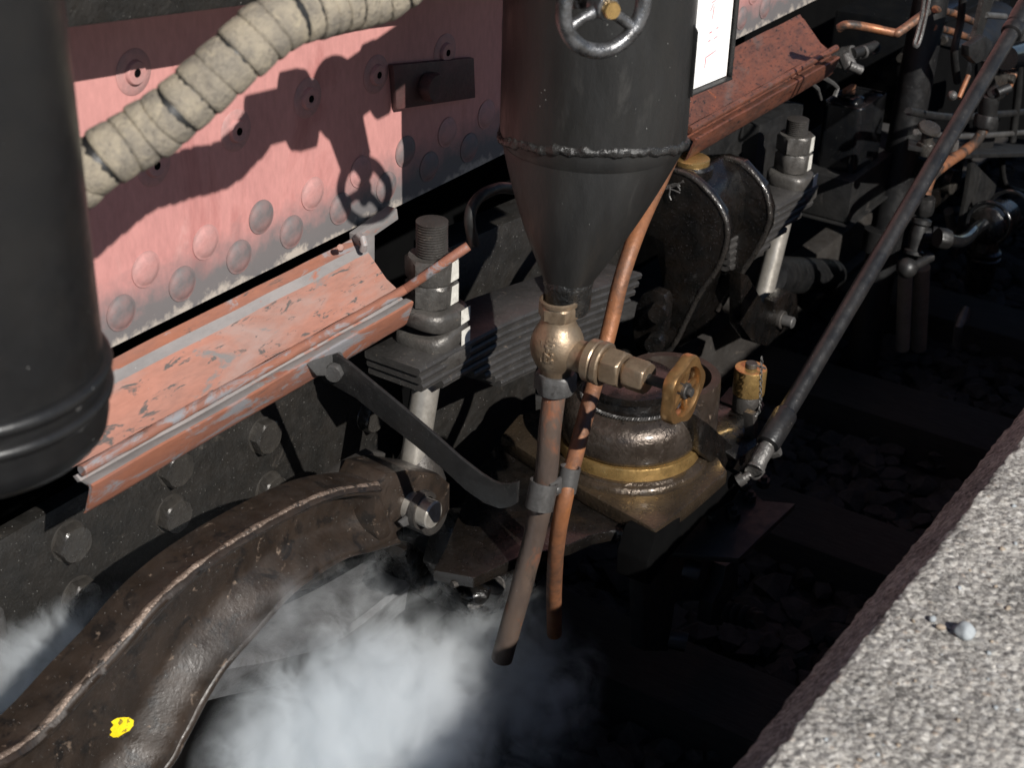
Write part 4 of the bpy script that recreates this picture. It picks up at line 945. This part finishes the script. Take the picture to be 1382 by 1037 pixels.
# shackle with two bolts
SH = Thing('shackle_plate', 'oily black shackle plate with two bolts below the yoke', 'shackle', PX(878, 470, 2.64))
b = NB(); prism(b, [PX(x, y, 2.64) for x, y in ((858, 412), (866, 398), (880, 392), (896, 398), (900, 410), (893, 470), (872, 478), (856, 470), (853, 440))], (.03, 0, 0)); SH.add('plate', b, 'oily', bevel=.005, rough=.001)
for (x, y) in ((889, 420), (884, 461)):
    q = PX(x, y, 2.63); b = NB(); hexa(b, q + V((.01, 0, 0)), q - V((.018, .007, 0)), .040, (0, 0, 1)); SH.add('bolt', b, 'oily')

# ------------------------------------------------------------------ oil cup with chain
oc = PY(1008, 545, 1.05); ro_ = rp(21, oc)
OC = Thing('oil_cup', 'brass-capped oil cup with a hanging chain on a dark bracket right of the dome', 'oil cup', oc)
b = NB(); lathe(b, [(ro_ * .92, -.01), (ro_ * .95, .0), (ro_ * .95, .024), (ro_ * .9, .026)], oc, (0, 0, 1), 36); OC.add('cup', b, 'darksteel')
b = NB(); lathe(b, [(ro_ * 1.02, .025), (ro_ * 1.04, .030), (ro_ * 1.04, .074), (ro_ * 1.0, .077), (.001, .078)], oc, (0, 0, 1), 40); OC.add('brass_cap', b, 'brass', ang=40)
b = NB(); cyl(b, oc + V((0, 0, .078)), oc + V((0, 0, .088)), ro_ * .38, ch=.001); OC.add('knob', b, 'darksteel')
b = NB(); k0 = oc + V((0, 0, .084)); box(b, k0 + V((.002, -.014, 0)), .004, .03, .003); OC.add('chain_tab', b, 'silver')
b = NB(); tube(b, [V((.0042 * math.cos(t) * 1.0, .0026 * math.sin(t), 0)) for t in [2 * math.pi * i / 12 for i in range(12)]], .0009, 6, closed=True); lk = fin('chain_link', b, 'silver')
ch = spline([PY(1028, 484, 1.01), PY(1027, 510, 1.005), PY(1026, 540, 1.0), PY(1024, 556, 1.0), PY(1019, 562, 1.0)], 5)
L_ = [0]
for i in range(1, len(ch)): L_.append(L_[-1] + (ch[i] - ch[i - 1]).length)
s_ = 0; k = 0
while s_ < L_[-1]:
    for i in range(1, len(L_)):
        if L_[i] >= s_: break
    t = (s_ - L_[i - 1]) / (L_[i] - L_[i - 1]); p = ch[i - 1].lerp(ch[i], t); tg = (ch[i] - ch[i - 1]).normalized()
    u, v, a = basis(tg); R = Matrix((tg, u if k % 2 else v, v if k % 2 else -u)).transposed()
    OC.put('chain_link', lk, p + V((random.uniform(-.0008, .0008), 0, 0)), R); s_ += .0062; k += 1
# bracket under the oil cup
BK = Thing('oil_cup_bracket', 'oil-wet dark bracket under the brass-capped oil cup', 'bracket', PY(1000, 600, 1.02))
zk = oc.z - .01
b = NB(); prism(b, [PZ(x, y, zk) for x, y in ((970, 540), (985, 522), (1020, 524), (1032, 546), (1024, 560), (1000, 552))], (0, 0, -.008)); BK.add('shelf', b, 'darksteel', bevel=.002)
b = NB()
A_ = [PZ(970, 543, zk - .004), PZ(1016, 560, zk - .004), PY(1022, 600, .99), PY(995, 622, 1.0), PY(945, 585, 1.06), PY(955, 565, 1.08)]
prism(b, A_, (.006, .008, -.012)); BK.add('sloping_face', b, 'oily', bevel=.003, rough=.001)
b = NB(); prism(b, [PY(x, y, 1.0) for x, y in ((1016, 560), (1022, 556), (1024, 600), (1019, 603))], (0, .02, 0)); BK.add('side_rib', b, 'darksteel', bevel=.001)
b = NB(); prism(b, [PY(x, y, 1.02) for x, y in ((940, 560), (960, 575), (1000, 612), (1010, 600), (1025, 604), (1018, 634), (985, 650), (945, 610))], (0, .05, 0)); BK.add('foot', b, 'oily', bevel=.004, rough=.0015)

# ------------------------------------------------------------------ long slanted rod
RD = Thing('long_rod', 'long slim black rod slanting from the top right corner to a forked end', 'rod', PY(1030, 625, .95))
pa = PY(1062, 556, .95); pb = PY(1366, 42, .95); ax = (pb - pa).normalized()
b = NB(); tube(b, [pa.lerp(pb, i / 30) for i in range(31)], rp(11.0, pb) * .98, 24, jit=.0004); RD.add('rod', b, 'rodblack')
b = NB(); lathe(b, [(.016, -.002), (.0215, .0), (.0225, .004), (.0225, .072), (.0205, .078), (.015, .084)], PY(1036, 600, .95), ax, 32, jit=.0008); RD.add('sleeve', b, 'rodblack', ang=50)
b = NB(); lathe(b, [(.017, -.01), (.0225, -.006), (.024, .004), (.0225, .016), (.018, .02), (.022, .024), (.024, .05), (.02, .3)], pb, ax, 32); RD.add('upper_knuckle', b, 'rodblack')
fp = PY(1034, 604, .95); fe = PY(1020, 632, .95)
b = NB(); tube(b, spline([fp + ax * .01, fp, fe, fe - ax * .006]), [.012] * 8 + [.015] * 8 + [.018] * 8 + [.016], 20, jit=.003, jf=60); RD.add('fork_end', b, 'silver', ang=60)
b = NB(); hexa(b, PY(1040, 612, .95), PY(1052, 608, .935), .02, (0, 0, 1)); RD.add('fork_bolt', b, 'silver')
b = NB(); cyl(b, PY(1012, 641, .955), PY(1000, 648, .965), .008); cyl(b, PY(1004, 645, .962), PY(996, 650, .97), .012, seg=12); RD.add('cross_pin', b, 'silver')

# ------------------------------------------------------------------ shaded bracket with nuts below
SB = Thing('stepped_bracket', 'shaded blue-black bracket with small nuts below the slanted rod fork', 'bracket', PY(980, 740, 1.0))
zS = PY(1000, 700, .98).z
b = NB(); prism(b, [PZ(x, y, zS) for x, y in ((905, 745), (935, 710), (980, 672), (1010, 660), (1030, 676), (1074, 680), (1040, 712), (997, 754), (950, 750))], (0, 0, -.012)); SB.add('shelf', b, 'black', bevel=.002)
for (x, y, s_) in ((961, 702, 8), (986, 690, 8), (990, 700, 9), (1005, 660, 9), (1030, 656, 9), (1012, 676, 8)):
    q = PZ(x, y, zS); b = NB(); hexa(b, q, q + V((0, 0, .014)), rp(s_ * 1.9, q), (random.random(), -1, 0)); cyl(b, q, q + V((0, 0, .022)), rp(s_ * .5, q)); SB.add('nut', b, 'black')
b = NB(); A_ = [(992, 756), (998, 752), (996, 790), (985, 815), (975, 845), (958, 845), (962, 815), (975, 790), (980, 765)]
prism(b, [PY(x, y, 1.02) for x, y in A_], (0, .03, 0)); SB.add('hanging_arm', b, 'black', bevel=.003)
for k in range(4):
    q = PY(980 + k * 12, 826 + k * 3, 1.02 - k * .02); b = NB(); lathe(b, [(.018, 0), (.022, .002), (.022, .009), (.018, .011)], q, PY(1022, 836, .94) - PY(980, 826, 1.02), 28); SB.add('washer', b, 'black')
q = PY(1016, 836, .94); b = NB(); hexa(b, q, q + (PY(1022, 836, .94) - PY(980, 826, 1.02)).normalized() * .02, .032); SB.add('end_nut', b, 'black')
q = PY(922, 768, 1.02); b = NB(); hexa(b, q, q + V((.01, -.03, -.004)), .036); SB.add('side_nut', b, 'black')
b = NB(); prism(b, [PY(x, y, 1.05) for x, y in ((868, 770), (905, 752), (930, 745), (990, 756), (975, 790), (960, 812), (912, 812), (902, 880), (870, 880))], (0, .03, 0)); SB.add('back_web', b, 'black', bevel=.003)
q = PY(903, 862, 1.0); b = NB(); hexa(b, q, q + V((.012, -.03, -.004)), .034); SB.add('low_nut', b, 'black')

# ------------------------------------------------------------------ glossy black box tank & tray
zt_ = PY(1164, 150, 1.36).z
fc = PY(1164, 150, 1.36); lc = PZ(1108, 139, zt_); rc = PZ(1206, 128, zt_)
def rrect(c, ex_, ey_, r, n=5):
    """c front corner, ex_/ey_ edge vectors"""
    out = []; L1_, L2_ = ex_.length, ey_.length; e1 = ex_.normalized(); e2 = ey_.normalized()
    for (o_, a0) in (((r, r), 180), ((L1_ - r, r), 270), ((L1_ - r, L2_ - r), 0), ((r, L2_ - r), 90)):
        for k in range(n + 1):
            t = rad(a0 + 90 * k / n); out.append(c + e1 * (o_[0] + r * math.cos(t)) + e2 * (o_[1] + r * math.sin(t)))
    return out
e1 = rc - fc; e1 = V((max(e1.length, .1), 0, 0)); e2 = V((0, abs(lc.y - fc.y), 0))
OT = Thing('oil_tank', 'glossy black rectangular oil tank with round lid at upper right', 'tank', fc + V((0, 0, -.2)))
hb = zt_ - PY(1156, 246, 1.36).z
b = NB(); prism(b, rrect(fc, e1, e2, .018), (0, 0, -hb)); OT.add('body', b, 'gloss', bevel=.003)
b = NB(); 
rr_ = rrect(fc + V((.003, .003, 0)), e1 - V((.006, 0, 0)), e2 - V((0, .006, 0)), .016); tube(b, [p + V((0, 0, .001)) for p in rr_], .003, 8, closed=True); OT.add('top_rim', b, 'gloss')
q = fc + e1 * .4 + e2 * .5; b = NB(); lathe(b, [(.026, 0), (.026, .008), (.022, .011), (.001, .012)], q, (0, 0, 1), 32); OT.add('lid', b, 'gloss')
b = NB(); box(b, fc + e1 * .75 + e2 * .85 + V((0, 0, .006)), .06, .012, .01); OT.add('handle', b, 'copper')
TY = Thing('battery_tray', 'black sheet-metal tray below the glossy oil tank', 'tray', PY(1140, 305, 1.34))
tz = PY(1151, 246, 1.34).z; tb = PY(1140, 304, 1.34).z
c_ = PY(1151, 246, 1.34)
b = NB(); prism(b, [c_, c_ + V((.42, 0, 0)), c_ + V((.42, .25, 0)), c_ + V((0, .25, 0))], (0, 0, tb - tz)); TY.add('tray', b, 'black', bevel=.002)
b = NB(); c2_ = V((c_.x - .01, 1.33, tb - .003)); prism(b, [c2_, c2_ + V((.44, 0, 0)), c2_ + V((.44, .27, 0)), c2_ + V((0, .27, 0))], (0, 0, -.005)); TY.add('base_lip', b, 'black', bevel=.001)
# chain of small grey fittings above the tank
CF = Thing('pipe_fittings', 'small grey elbow fittings and clamps above the glossy oil tank', 'fittings', PY(1140, 110, 1.440))
b = NB(); tube(b, [PY(1120, 84, 1.500), PY(1140, 74, 1.464), PY(1152, 70, 1.440)], [.02, .022, .018], 18); ball(b, PY(1132, 80, 1.482), .024); CF.add('elbow', b, 'silver')
b = NB(); hexa(b, PY(1140, 76, 1.440), PY(1148, 92, 1.416), .036, (1, 0, 0)); cyl(b, PY(1146, 88, 1.416), PY(1162, 95, 1.392), .012); CF.add('union', b, 'silver')
b = NB(); cyl(b, PY(1150, 72, 1.440), PY(1182, 62, 1.416), .014); CF.add('nipple', b, 'black')
for (x, y) in ((1164, 70), (1180, 64)):
    q = PY(x, y, 1.428); b = NB(); band(b, q, PY(1182, 62, 1.416) - PY(1150, 72, 1.440), .0142, .008, .003); CF.add('clamp_ring', b, 'silver')
b = NB(); tube(b, [PY(x, y, 1.440) for x, y in ((1092, 92), (1095, 112), (1104, 120), (1108, 134))], .005, 6, jit=.003, jf=80); CF.add('strap', b, 'silver')
b = NB(); tube(b, [PY(x, y, 1.440) for x, y in ((1112, 104), (1124, 112), (1130, 118), (1126, 130))], .006, 6, jit=.003, jf=80); CF.add('strap', b, 'silver')
# slim pipe with bent end
b = NB(); tube(b, spline([PY(1132, 38, 1.3), PY(1145, 33, 1.28), PY(1178, 38, 1.24), PY(1206, 44, 1.2), PY(1213, 43, 1.19), PY(1238, 25, 1.17), PY(1252, 15, 1.16)], 8), .010, 14)
single('bent_pipe', b, 'copper2', 'slim rusty pipe with a cranked bend near the top right', 'pipe')
b = NB(); tube(b, spline([PY(x, y, 1.06) for x, y in ((1248, -10), (1244, 20), (1238, 45), (1234, 60), (1238, 62), (1243, 50), (1250, 20), (1256, -10))], 6), .004, 8)
single('wire_loop', b, 'silver', 'thin hanging wire loop beside the bent rusty pipe', 'loop')
# vertical black pipe
VP = Thing('vertical_pipe', 'thick black vertical pipe standing behind the slanted rod', 'pipe', PY(1160, 480, 1.1))
q0 = PY(1142, 600, 1.33); q1 = PY(1262, -30, 1.33)
b = NB(); tube(b, [q0.lerp(q1, i / 12) for i in range(13)], rp(21, q0), 32); VP.add('pipe', b, 'blackpipe')
q = PY(1190, 310, 1.33); b = NB(); cyl(b, q, q + (q1 - q0).normalized() * -.06, rp(23.5, q), ch=.001, seg=32); VP.add('coupling', b, 'blackpipe')

# ------------------------------------------------------------------ right cluster of pipework
b = NB(); tube(b, spline([PY(x, y, 1.12) for x, y in ((1249, 262), (1256, 240), (1275, 222), (1300, 205), (1318, 190), (1328, 172), (1332, 160))], 8), .0135, 18)
single('copper_bend', b, 'copper2', 'stained copper bend rising to the right behind the slanted rod', 'tube')
TV = Thing('tee_fitting', 'black pipe tee and elbow feeding the strainer at far right', 'fitting', PY(1230, 360, 1.1))
b = NB(); hexa(b, PY(1246, 288, 1.12), PY(1249, 266, 1.12), .044, (-.8, -.5, 0)); TV.add('top_nut', b, 'black')
b = NB(); lathe(b, [(.018, 0), (.024, .004), (.024, .012), (.018, .016), (.019, .03), (.022, .05), (.019, .075), (.024, .08), (.024, .09), (.018, .094)], PY(1232, 345, 1.12), PY(1247, 286, 1.12) - PY(1232, 345, 1.12), 28); TV.add('tee_body', b, 'black')
b = NB(); lathe(b, [(.018, 0), (.018, .03), (.023, .032), (.023, .042), (.018, .044)], PY(1240, 316, 1.12), (.35, -.9, .0), 24); TV.add('branch', b, 'black')
b = NB(); hexa(b, PY(1265, 321, 1.06), PY(1280, 323, 1.04), .045, (0, 0, 1)); TV.add('union_nut', b, 'black')
b = NB(); tube(b, spline([PY(1276, 323, 1.05), PY(1292, 326, 1.04), PY(1304, 322, 1.04), PY(1314, 312, 1.05), PY(1326, 303, 1.07)], 8), .0165, 22); TV.add('elbow', b, 'gloss')
b = NB(); ball(b, PY(1224, 362, 1.12), .026, jit=.002); cyl(b, PY(1228, 362, 1.12), PY(1256, 347, 1.1), .012); TV.add('drain_cock', b, 'black')
ST = Thing('strainer', 'black round-bellied strainer held by two U-bolts at the right edge', 'strainer', PY(1325, 385, 1.1))
ca = PY(1330, 306, 1.08); cb = PY(1372, 284, 1.08)
b = NB(); lathe(b, [(.004, 0), (.045, .0), (.05, .004), (.05, .014), (.04, .018), (.038, .03), (.045, .06), (.05, .1), (.05, .16)], ca, cb - ca, 40, jit=.002, jf=30); ST.add('barrel', b, 'oily', ang=45)
sc_ = PY(1326, 352, 1.10)
b = NB(); lathe(b, [(.03, -.09), (.038, -.08), (.040, -.02), (.042, .0), (.046, .004), (.047, .012), (.042, .016), (.046, .02), (.046, .03), (.038, .036), (.034, .07)], sc_, (0, 0, 1), 40); ST.add('cup', b, 'oily', ang=45)
for (x, y) in ((1334, 302), (1362, 286)):
    q = PY(x, y, 1.06); b = NB(); u, v, a = basis(cb - ca)
    tube(b, [q + (u * math.cos(t) + v * math.sin(t)) * .056 for t in [rad(-20 + 250 * i / 24) for i in range(25)]], .006, 10); ST.add('u_bolt', b, 'gloss')
b = NB(); prism(b, [PY(x, y, 1.18) for x, y in ((1312, 216), (1345, 250), (1335, 290), (1300, 340), (1288, 350), (1306, 260))], (0, .012, 0)); ST.add('mounting_plate', b, 'black', bevel=.001)
b = NB(); ball(b, PY(1376, 296, 1.12), .012); ST.add('copper_cap', b, 'copper')
# shelf angle and clutter at the right
SA = Thing('shelf_angle', 'dark horizontal angle shelf with bolts at the right edge', 'shelf', PY(1300, 200, 1.2))
b = NB(); prism(b, [PY(1226, 196, 1.15), PY(1300, 208, 1.15), PY(1400, 206, 1.15), PY(1400, 196, 1.35), PY(1300, 192, 1.35), PY(1226, 184, 1.35)], (0, 0, -.012)); SA.add('shelf', b, 'black', bevel=.002)
b = NB(); hexa(b, PY(1285, 205, 1.14), PY(1287, 190, 1.14), .026, (-.6, -.8, 0)); SA.add('bolt', b, 'silver')
b = NB(); prism(b, [PY(x, y, 1.25) for x, y in ((1322, 200), (1334, 150), (1352, 150), (1340, 200))], (0, .01, 0)); SA.add('strut', b, 'black')
HN = Thing('large_union', 'dark hexagonal pipe union right of the slanted rod', 'union', PY(1330, 170, 1.1))
b = NB(); hexa(b, PY(1328, 172, 1.12), PY(1332, 155, 1.12), .055, (-.5, -.8, 0)); lathe(b, [(.02, 0), (.024, .01), (.024, .05), (.018, .055)], PY(1332, 155, 1.12), (0, 0, 1), 24); HN.add('nut', b, 'black')
b = NB(); hexa(b, PY(1336, 130, 1.12), PY(1350, 120, 1.1), .04, (0, 0, 1)); cyl(b, PY(1345, 125, 1.1), PY(1362, 118, 1.08), .012); HN.add('side_nut', b, 'black')
CR = Thing('control_bracket', 'dark upright bracket with ragged plates behind the top of the slanted rod', 'bracket', PY(1330, 50, 1.2))
b = NB(); prism(b, [PY(x, y, 1.15) for x, y in ((1318, 42), (1330, -10), (1345, -10), (1328, 40), (1324, 52), (1314, 50))], (0, .012, 0)); CR.add('upright', b, 'frame')
b = NB(); prism(b, [PY(x, y, 1.1) for x, y in ((1308, 62), (1330, 48), (1340, 56), (1334, 78), (1318, 86), (1308, 76))], (0, .02, 0)); CR.add('ear', b, 'black', bevel=.003)
b = NB(); tube(b, [PY(1330, 20, 1.15), PY(1356, 22, 1.15)], .008, 10); CR.add('threaded_rod', b, 'silver')
b = NB(); cyl(b, PY(1358, 78, 1.1), PY(1392, 70, 1.1), .03, .034); CR.add('barrel', b, 'gloss')
b = NB(); ball(b, PY(1285, 129, 1.1), .012); CR.add('ball_end', b, 'silver')
for i, pth in enumerate((((1262, 12), (1285, 17), (1305, 25), (1320, 32)), ((1260, 36), (1280, 41), (1300, 48), (1316, 53)))):
    b = NB(); tube(b, spline([PY(x, y, 1.3) for x, y in pth], 6), .0095, 14)
    single('copper_line', b, 'copper2', ('upper' if i == 0 else 'lower') + ' of two short copper lines left of the control bracket', 'tube', group='short copper lines at top right')
for i, pth in enumerate((((1307, 102), (1300, 118), (1294, 132)), ((1370, 100), (1364, 115), (1358, 124)))):
    b = NB(); tube(b, spline([PY(x, y, 1.12) for x, y in pth], 6), .006, 12)
    single('capillary_tube', b, 'copper', ('left' if i == 0 else 'right') + ' of two thin bright copper tubes by the dark union', 'tube')
for i, (x, y, x2, y2, r_) in enumerate(((1222, 368, 1218, 470, .02), (1245, 360, 1240, 470, .022), (1280, 285, 1290, 330, .014))):
    b = NB(); cyl(b, PY(x, y, 1.25), PY(x2, y2, 1.25), r_)
    single('tan_pipe', b, 'tan', ('left tan pipe below the drain cock', 'right tan pipe below the drain cock', 'short tan pipe seen behind the tee fitting')[i], 'pipe')
b = NB(); tube(b, [PY(x, y, 1.1) for x, y in ((1305, 415), (1300, 428), (1294, 440), (1290, 468))], [.012, .018, .014, .011], 12, jit=.004, jf=60)
single('hanging_cock', b, 'silver', 'small blue-grey cock hanging in shadow under the strainer', 'cock')
b = NB(); prism(b, [PY(x, y, 1.35) for x, y in ((1262, 60), (1400, 80), (1400, 190), (1230, 170))], (0, .02, 0))
single('cover_plate', b, 'deepshade', 'dark cover plate behind the slanted rod at the right edge', 'plate')  # plate near-black: background shade put into its colour
BC = Thing('brake_cylinder', 'dark round cylinder with flange bolts behind the two short copper lines', 'cylinder', PY(1290, 90, 1.45))
ccn = PY(1262, 92, 1.45); rr0 = rp(44, ccn)
b = NB(); lathe(b, [(rr0 * .92, 0), (rr0, .006), (rr0, .5)], ccn, (1, .0, 0), 40); BC.add('barrel', b, 'blackpipe')
b = NB(); lathe(b, [(rr0 * .3, -.03), (rr0 * .9, -.028), (rr0 * 1.15, -.02), (rr0 * 1.15, .0), (rr0, .002)], ccn, (1, 0, 0), 40); BC.add('end_flange', b, 'blackpipe')
for k in range(8):
    t = k * math.pi / 4 + .2; q = ccn + V((-.02, math.cos(t) * rr0 * 1.02, math.sin(t) * rr0 * 1.02)); b = NB(); hexa(b, q, q - V((.016, 0, 0)), .026, (0, 0, 1)); BC.add('bolt', b, 'boltk')
for i, (pts_, rr1, m_, lab) in enumerate((
    (((1376, 60), (1374, 120), (1366, 190)), .012, 'black', 'thin upright black pipe nearest the right edge above the shelf angle'),
    (((1226, 150), (1290, 158), (1392, 150)), .010, 'black', 'thin horizontal black pipe crossing behind the slanted rod above the shelf'),
    (((1236, 178), (1300, 184), (1392, 178)), .008, 'silver', 'thin grey conduit running just above the shelf angle'),
    (((1352, 210), (1358, 250), (1392, 262)), .009, 'black', 'short bent black pipe below the shelf angle at the right edge'),
    (((1300, -10), (1296, 30), (1288, 70), (1292, 110)), .010, 'black', 'upright black pipe in front of the dark brake cylinder'))):
    b = NB(); tube(b, spline([PY(x, y, 1.22) for x, y in pts_], 8), rr1, 12)
    single('thin_pipe', b, m_, lab, 'pipe')
GP = Thing('gate_valve', 'small dark valve with a round grey handle beside the ball end', 'valve', PY(1262, 170, 1.15))
q = PY(1253, 176, 1.15); b = NB(); lathe(b, [(.01, 0), (.026, .002), (.028, .006), (.026, .011), (.01, .013)], q, (-.2, -.3, 1), 28); GP.add('handle', b, 'boltk')
b = NB(); cyl(b, q - V((0, 0, .06)), q, .014); hexa(b, q - V((0, 0, .06)), q - V((0, 0, .03)), .04); GP.add('body', b, 'boltk')
EB = Thing('equipment_box', 'large oily black box behind the copper lines at the top right', 'box', PY(1290, 180, 1.62))
e0 = PY(1232, 130, 1.62); 
b = NB(); box(b, e0 + V((.45, .15, .06)), .9, .3, .34); EB.add('body', b, 'gloss', bevel=.012)
b = NB(); box(b, e0 + V((.45, -.006, .17)), .86, .012, .03); EB.add('lid_flange', b, 'oily', bevel=.003)
for k in range(6):
    q = e0 + V((.08 + k * .145, -.012, .17)); b = NB(); hexa(b, q, q - V((0, .012, 0)), .022, (0, 0, 1)); EB.add('bolt', b, 'boltk')
PB = Thing('pivot_block', 'solid black block bolted beside the thick vertical pipe under the shelf angle', 'block', PY(1270, 250, 1.4))
e0 = PY(1262, 250, 1.4)
b = NB(); box(b, e0 + V((.1, .05, 0)), .26, .12, .16); PB.add('body', b, 'oily', bevel=.01)
b = NB(); cyl(b, e0 + V((.06, 0, 0)), e0 + V((.06, -.04, 0)), .04, ch=.003); PB.add('boss', b, 'boltk')
BP = Thing('bolted_clamp', 'dark clamp with two bolts beside the slanted rod near the top right', 'clamp', PY(1345, 100, 1.12))
b = NB(); prism(b, [PY(x, y, 1.12) for x, y in ((1338, 84), (1362, 74), (1376, 92), (1368, 116), (1346, 120))], (0, .03, 0)); BP.add('jaw', b, 'boltk', bevel=.004)
for (x, y) in ((1350, 92), (1362, 106)):
    q = PY(x, y, 1.12); b = NB(); hexa(b, q, q - V((0, .014, 0)), .022, (0, 0, 1)); BP.add('bolt', b, 'boltk')
# round axle tube lit behind the hanger
b = NB(); cyl(b, PY(1035, 372, 1.4), PY(1120, 372, 1.55), .05, .05, 32)
single('axle_sleeve', b, 'blackpipe', 'dark dusty round sleeve behind the polished hanger shank', 'sleeve')
b = NB(); tube(b, spline([PY(640, 330, 1.3), PY(634, 295, 1.3), PY(645, 268, 1.3), PY(672, 254, 1.3), PY(700, 256, 1.3)], 8), rp(8, PY(640, 300, 1.3)), 14)
single('bent_conduit', b, 'black', 'dark bent conduit rising behind the left hanger nuts', 'conduit')

# ------------------------------------------------------------------ steam
def steam():
    m = bpy.data.materials.new('steam'); m.use_nodes = True; t = m.node_tree; N = t.nodes; L = t.links
    for n in list(N):
        if n.type != 'OUTPUT_MATERIAL': N.remove(n)
    out = [n for n in N if n.type == 'OUTPUT_MATERIAL'][0]
    pv = N.new('ShaderNodeVolumePrincipled'); pv.inputs['Color'].default_value = (.93, .97, 1, 1); pv.inputs['Anisotropy'].default_value = 0.
    L.new(pv.outputs[0], out.inputs['Volume'])
    tc = N.new('ShaderNodeTexCoord')
    # falloff from the puff centres (object space metres)
    def mth(op, a, b_=None, c_=None):
        x = N.new('ShaderNodeMath'); x.operation = op
        for i, v in enumerate((a, b_, c_)):
            if v is None: continue
            if isinstance(v, (int, float)): x.inputs[i].default_value = v
            else: L.new(v, x.inputs[i])
        return x.outputs[0]
    n1 = N.new('ShaderNodeTexNoise'); n1.inputs['Scale'].default_value = 9.0; n1.inputs['Detail'].default_value = 8; n1.inputs['Roughness'].default_value = .64; n1.inputs['Distortion'].default_value = 2.2
    L.new(tc.outputs['Object'], n1.inputs['Vector'])
    tot_ = None
    for (c, sx, sy, sz, wt) in PUFFS:
        mp = N.new('ShaderNodeMapping'); mp.vector_type = 'TEXTURE'; mp.inputs['Location'].default_value = c; mp.inputs['Scale'].default_value = (sx, sy, sz); L.new(tc.outputs['Object'], mp.inputs[0])
        ln = N.new('ShaderNodeVectorMath'); ln.operation = 'LENGTH'; L.new(mp.outputs[0], ln.inputs[0])
        f = mth('SUBTRACT', 1.0, ln.outputs['Value']); f = mth('MAXIMUM', f, 0.0); f = mth('MULTIPLY', f, wt)
        tot_ = f if tot_ is None else mth('ADD', tot_, f)
    r = N.new('ShaderNodeMapRange'); r.inputs[1].default_value = .36; r.inputs[2].default_value = .68; L.new(n1.outputs[0], r.inputs[0]); r.inputs[3].default_value = -.62; r.inputs[4].default_value = .8
    dn = mth('ADD', r.outputs[0], mth('MULTIPLY', tot_, 1.4)); dn = mth('MULTIPLY', dn, mth('MINIMUM', mth('MULTIPLY', tot_, 3.0), 1.0)); dn = mth('MAXIMUM', dn, 0.0)
    L.new(mth('MULTIPLY', dn, 17.0), pv.inputs['Density'])
    return m
SC_ = PY(470, 930, 1.3)
def rel(px, py, Y): return tuple(PY(px, py, Y) - SC_)
PUFFS = [(rel(470, 1030, 1.20), .30, .22, .21, 1.2), (rel(550, 950, 1.25), .24, .16, .14, .55), (rel(650, 890, 1.28), .24, .14, .13, .62), (rel(470, 850, 1.42), .36, .12, .11, .27), (rel(360, 800, 1.22), .20, .06, .12, .22), (rel(50, 930, 1.52), .26, .11, .11, 1.0), (rel(720, 960, 1.22), .22, .13, .16, .6)]
b = NB(); x0_, x1_, y0_, y1_, z0_, z1_ = .45, 2.35, .98, 1.64, GZ + .06, PY(400, 700, 1.35).z + .02
box(b, ((x0_ + x1_) / 2, 1.31, (z0_ + z1_) / 2), x1_ - x0_, .66, z1_ - z0_)
sme = fin('steam', b, steam(), SC_); so_ = bpy.data.objects.new('steam', sme); COL.objects.link(so_); so_.location = SC_
tag(so_, kind='stuff')
C.cycles.volume_step_rate = 1.0; C.cycles.volume_max_steps = 128; C.cycles.volume_bounces = 6; C.cycles.max_bounces = 12
print('objects', len(bpy.data.objects))
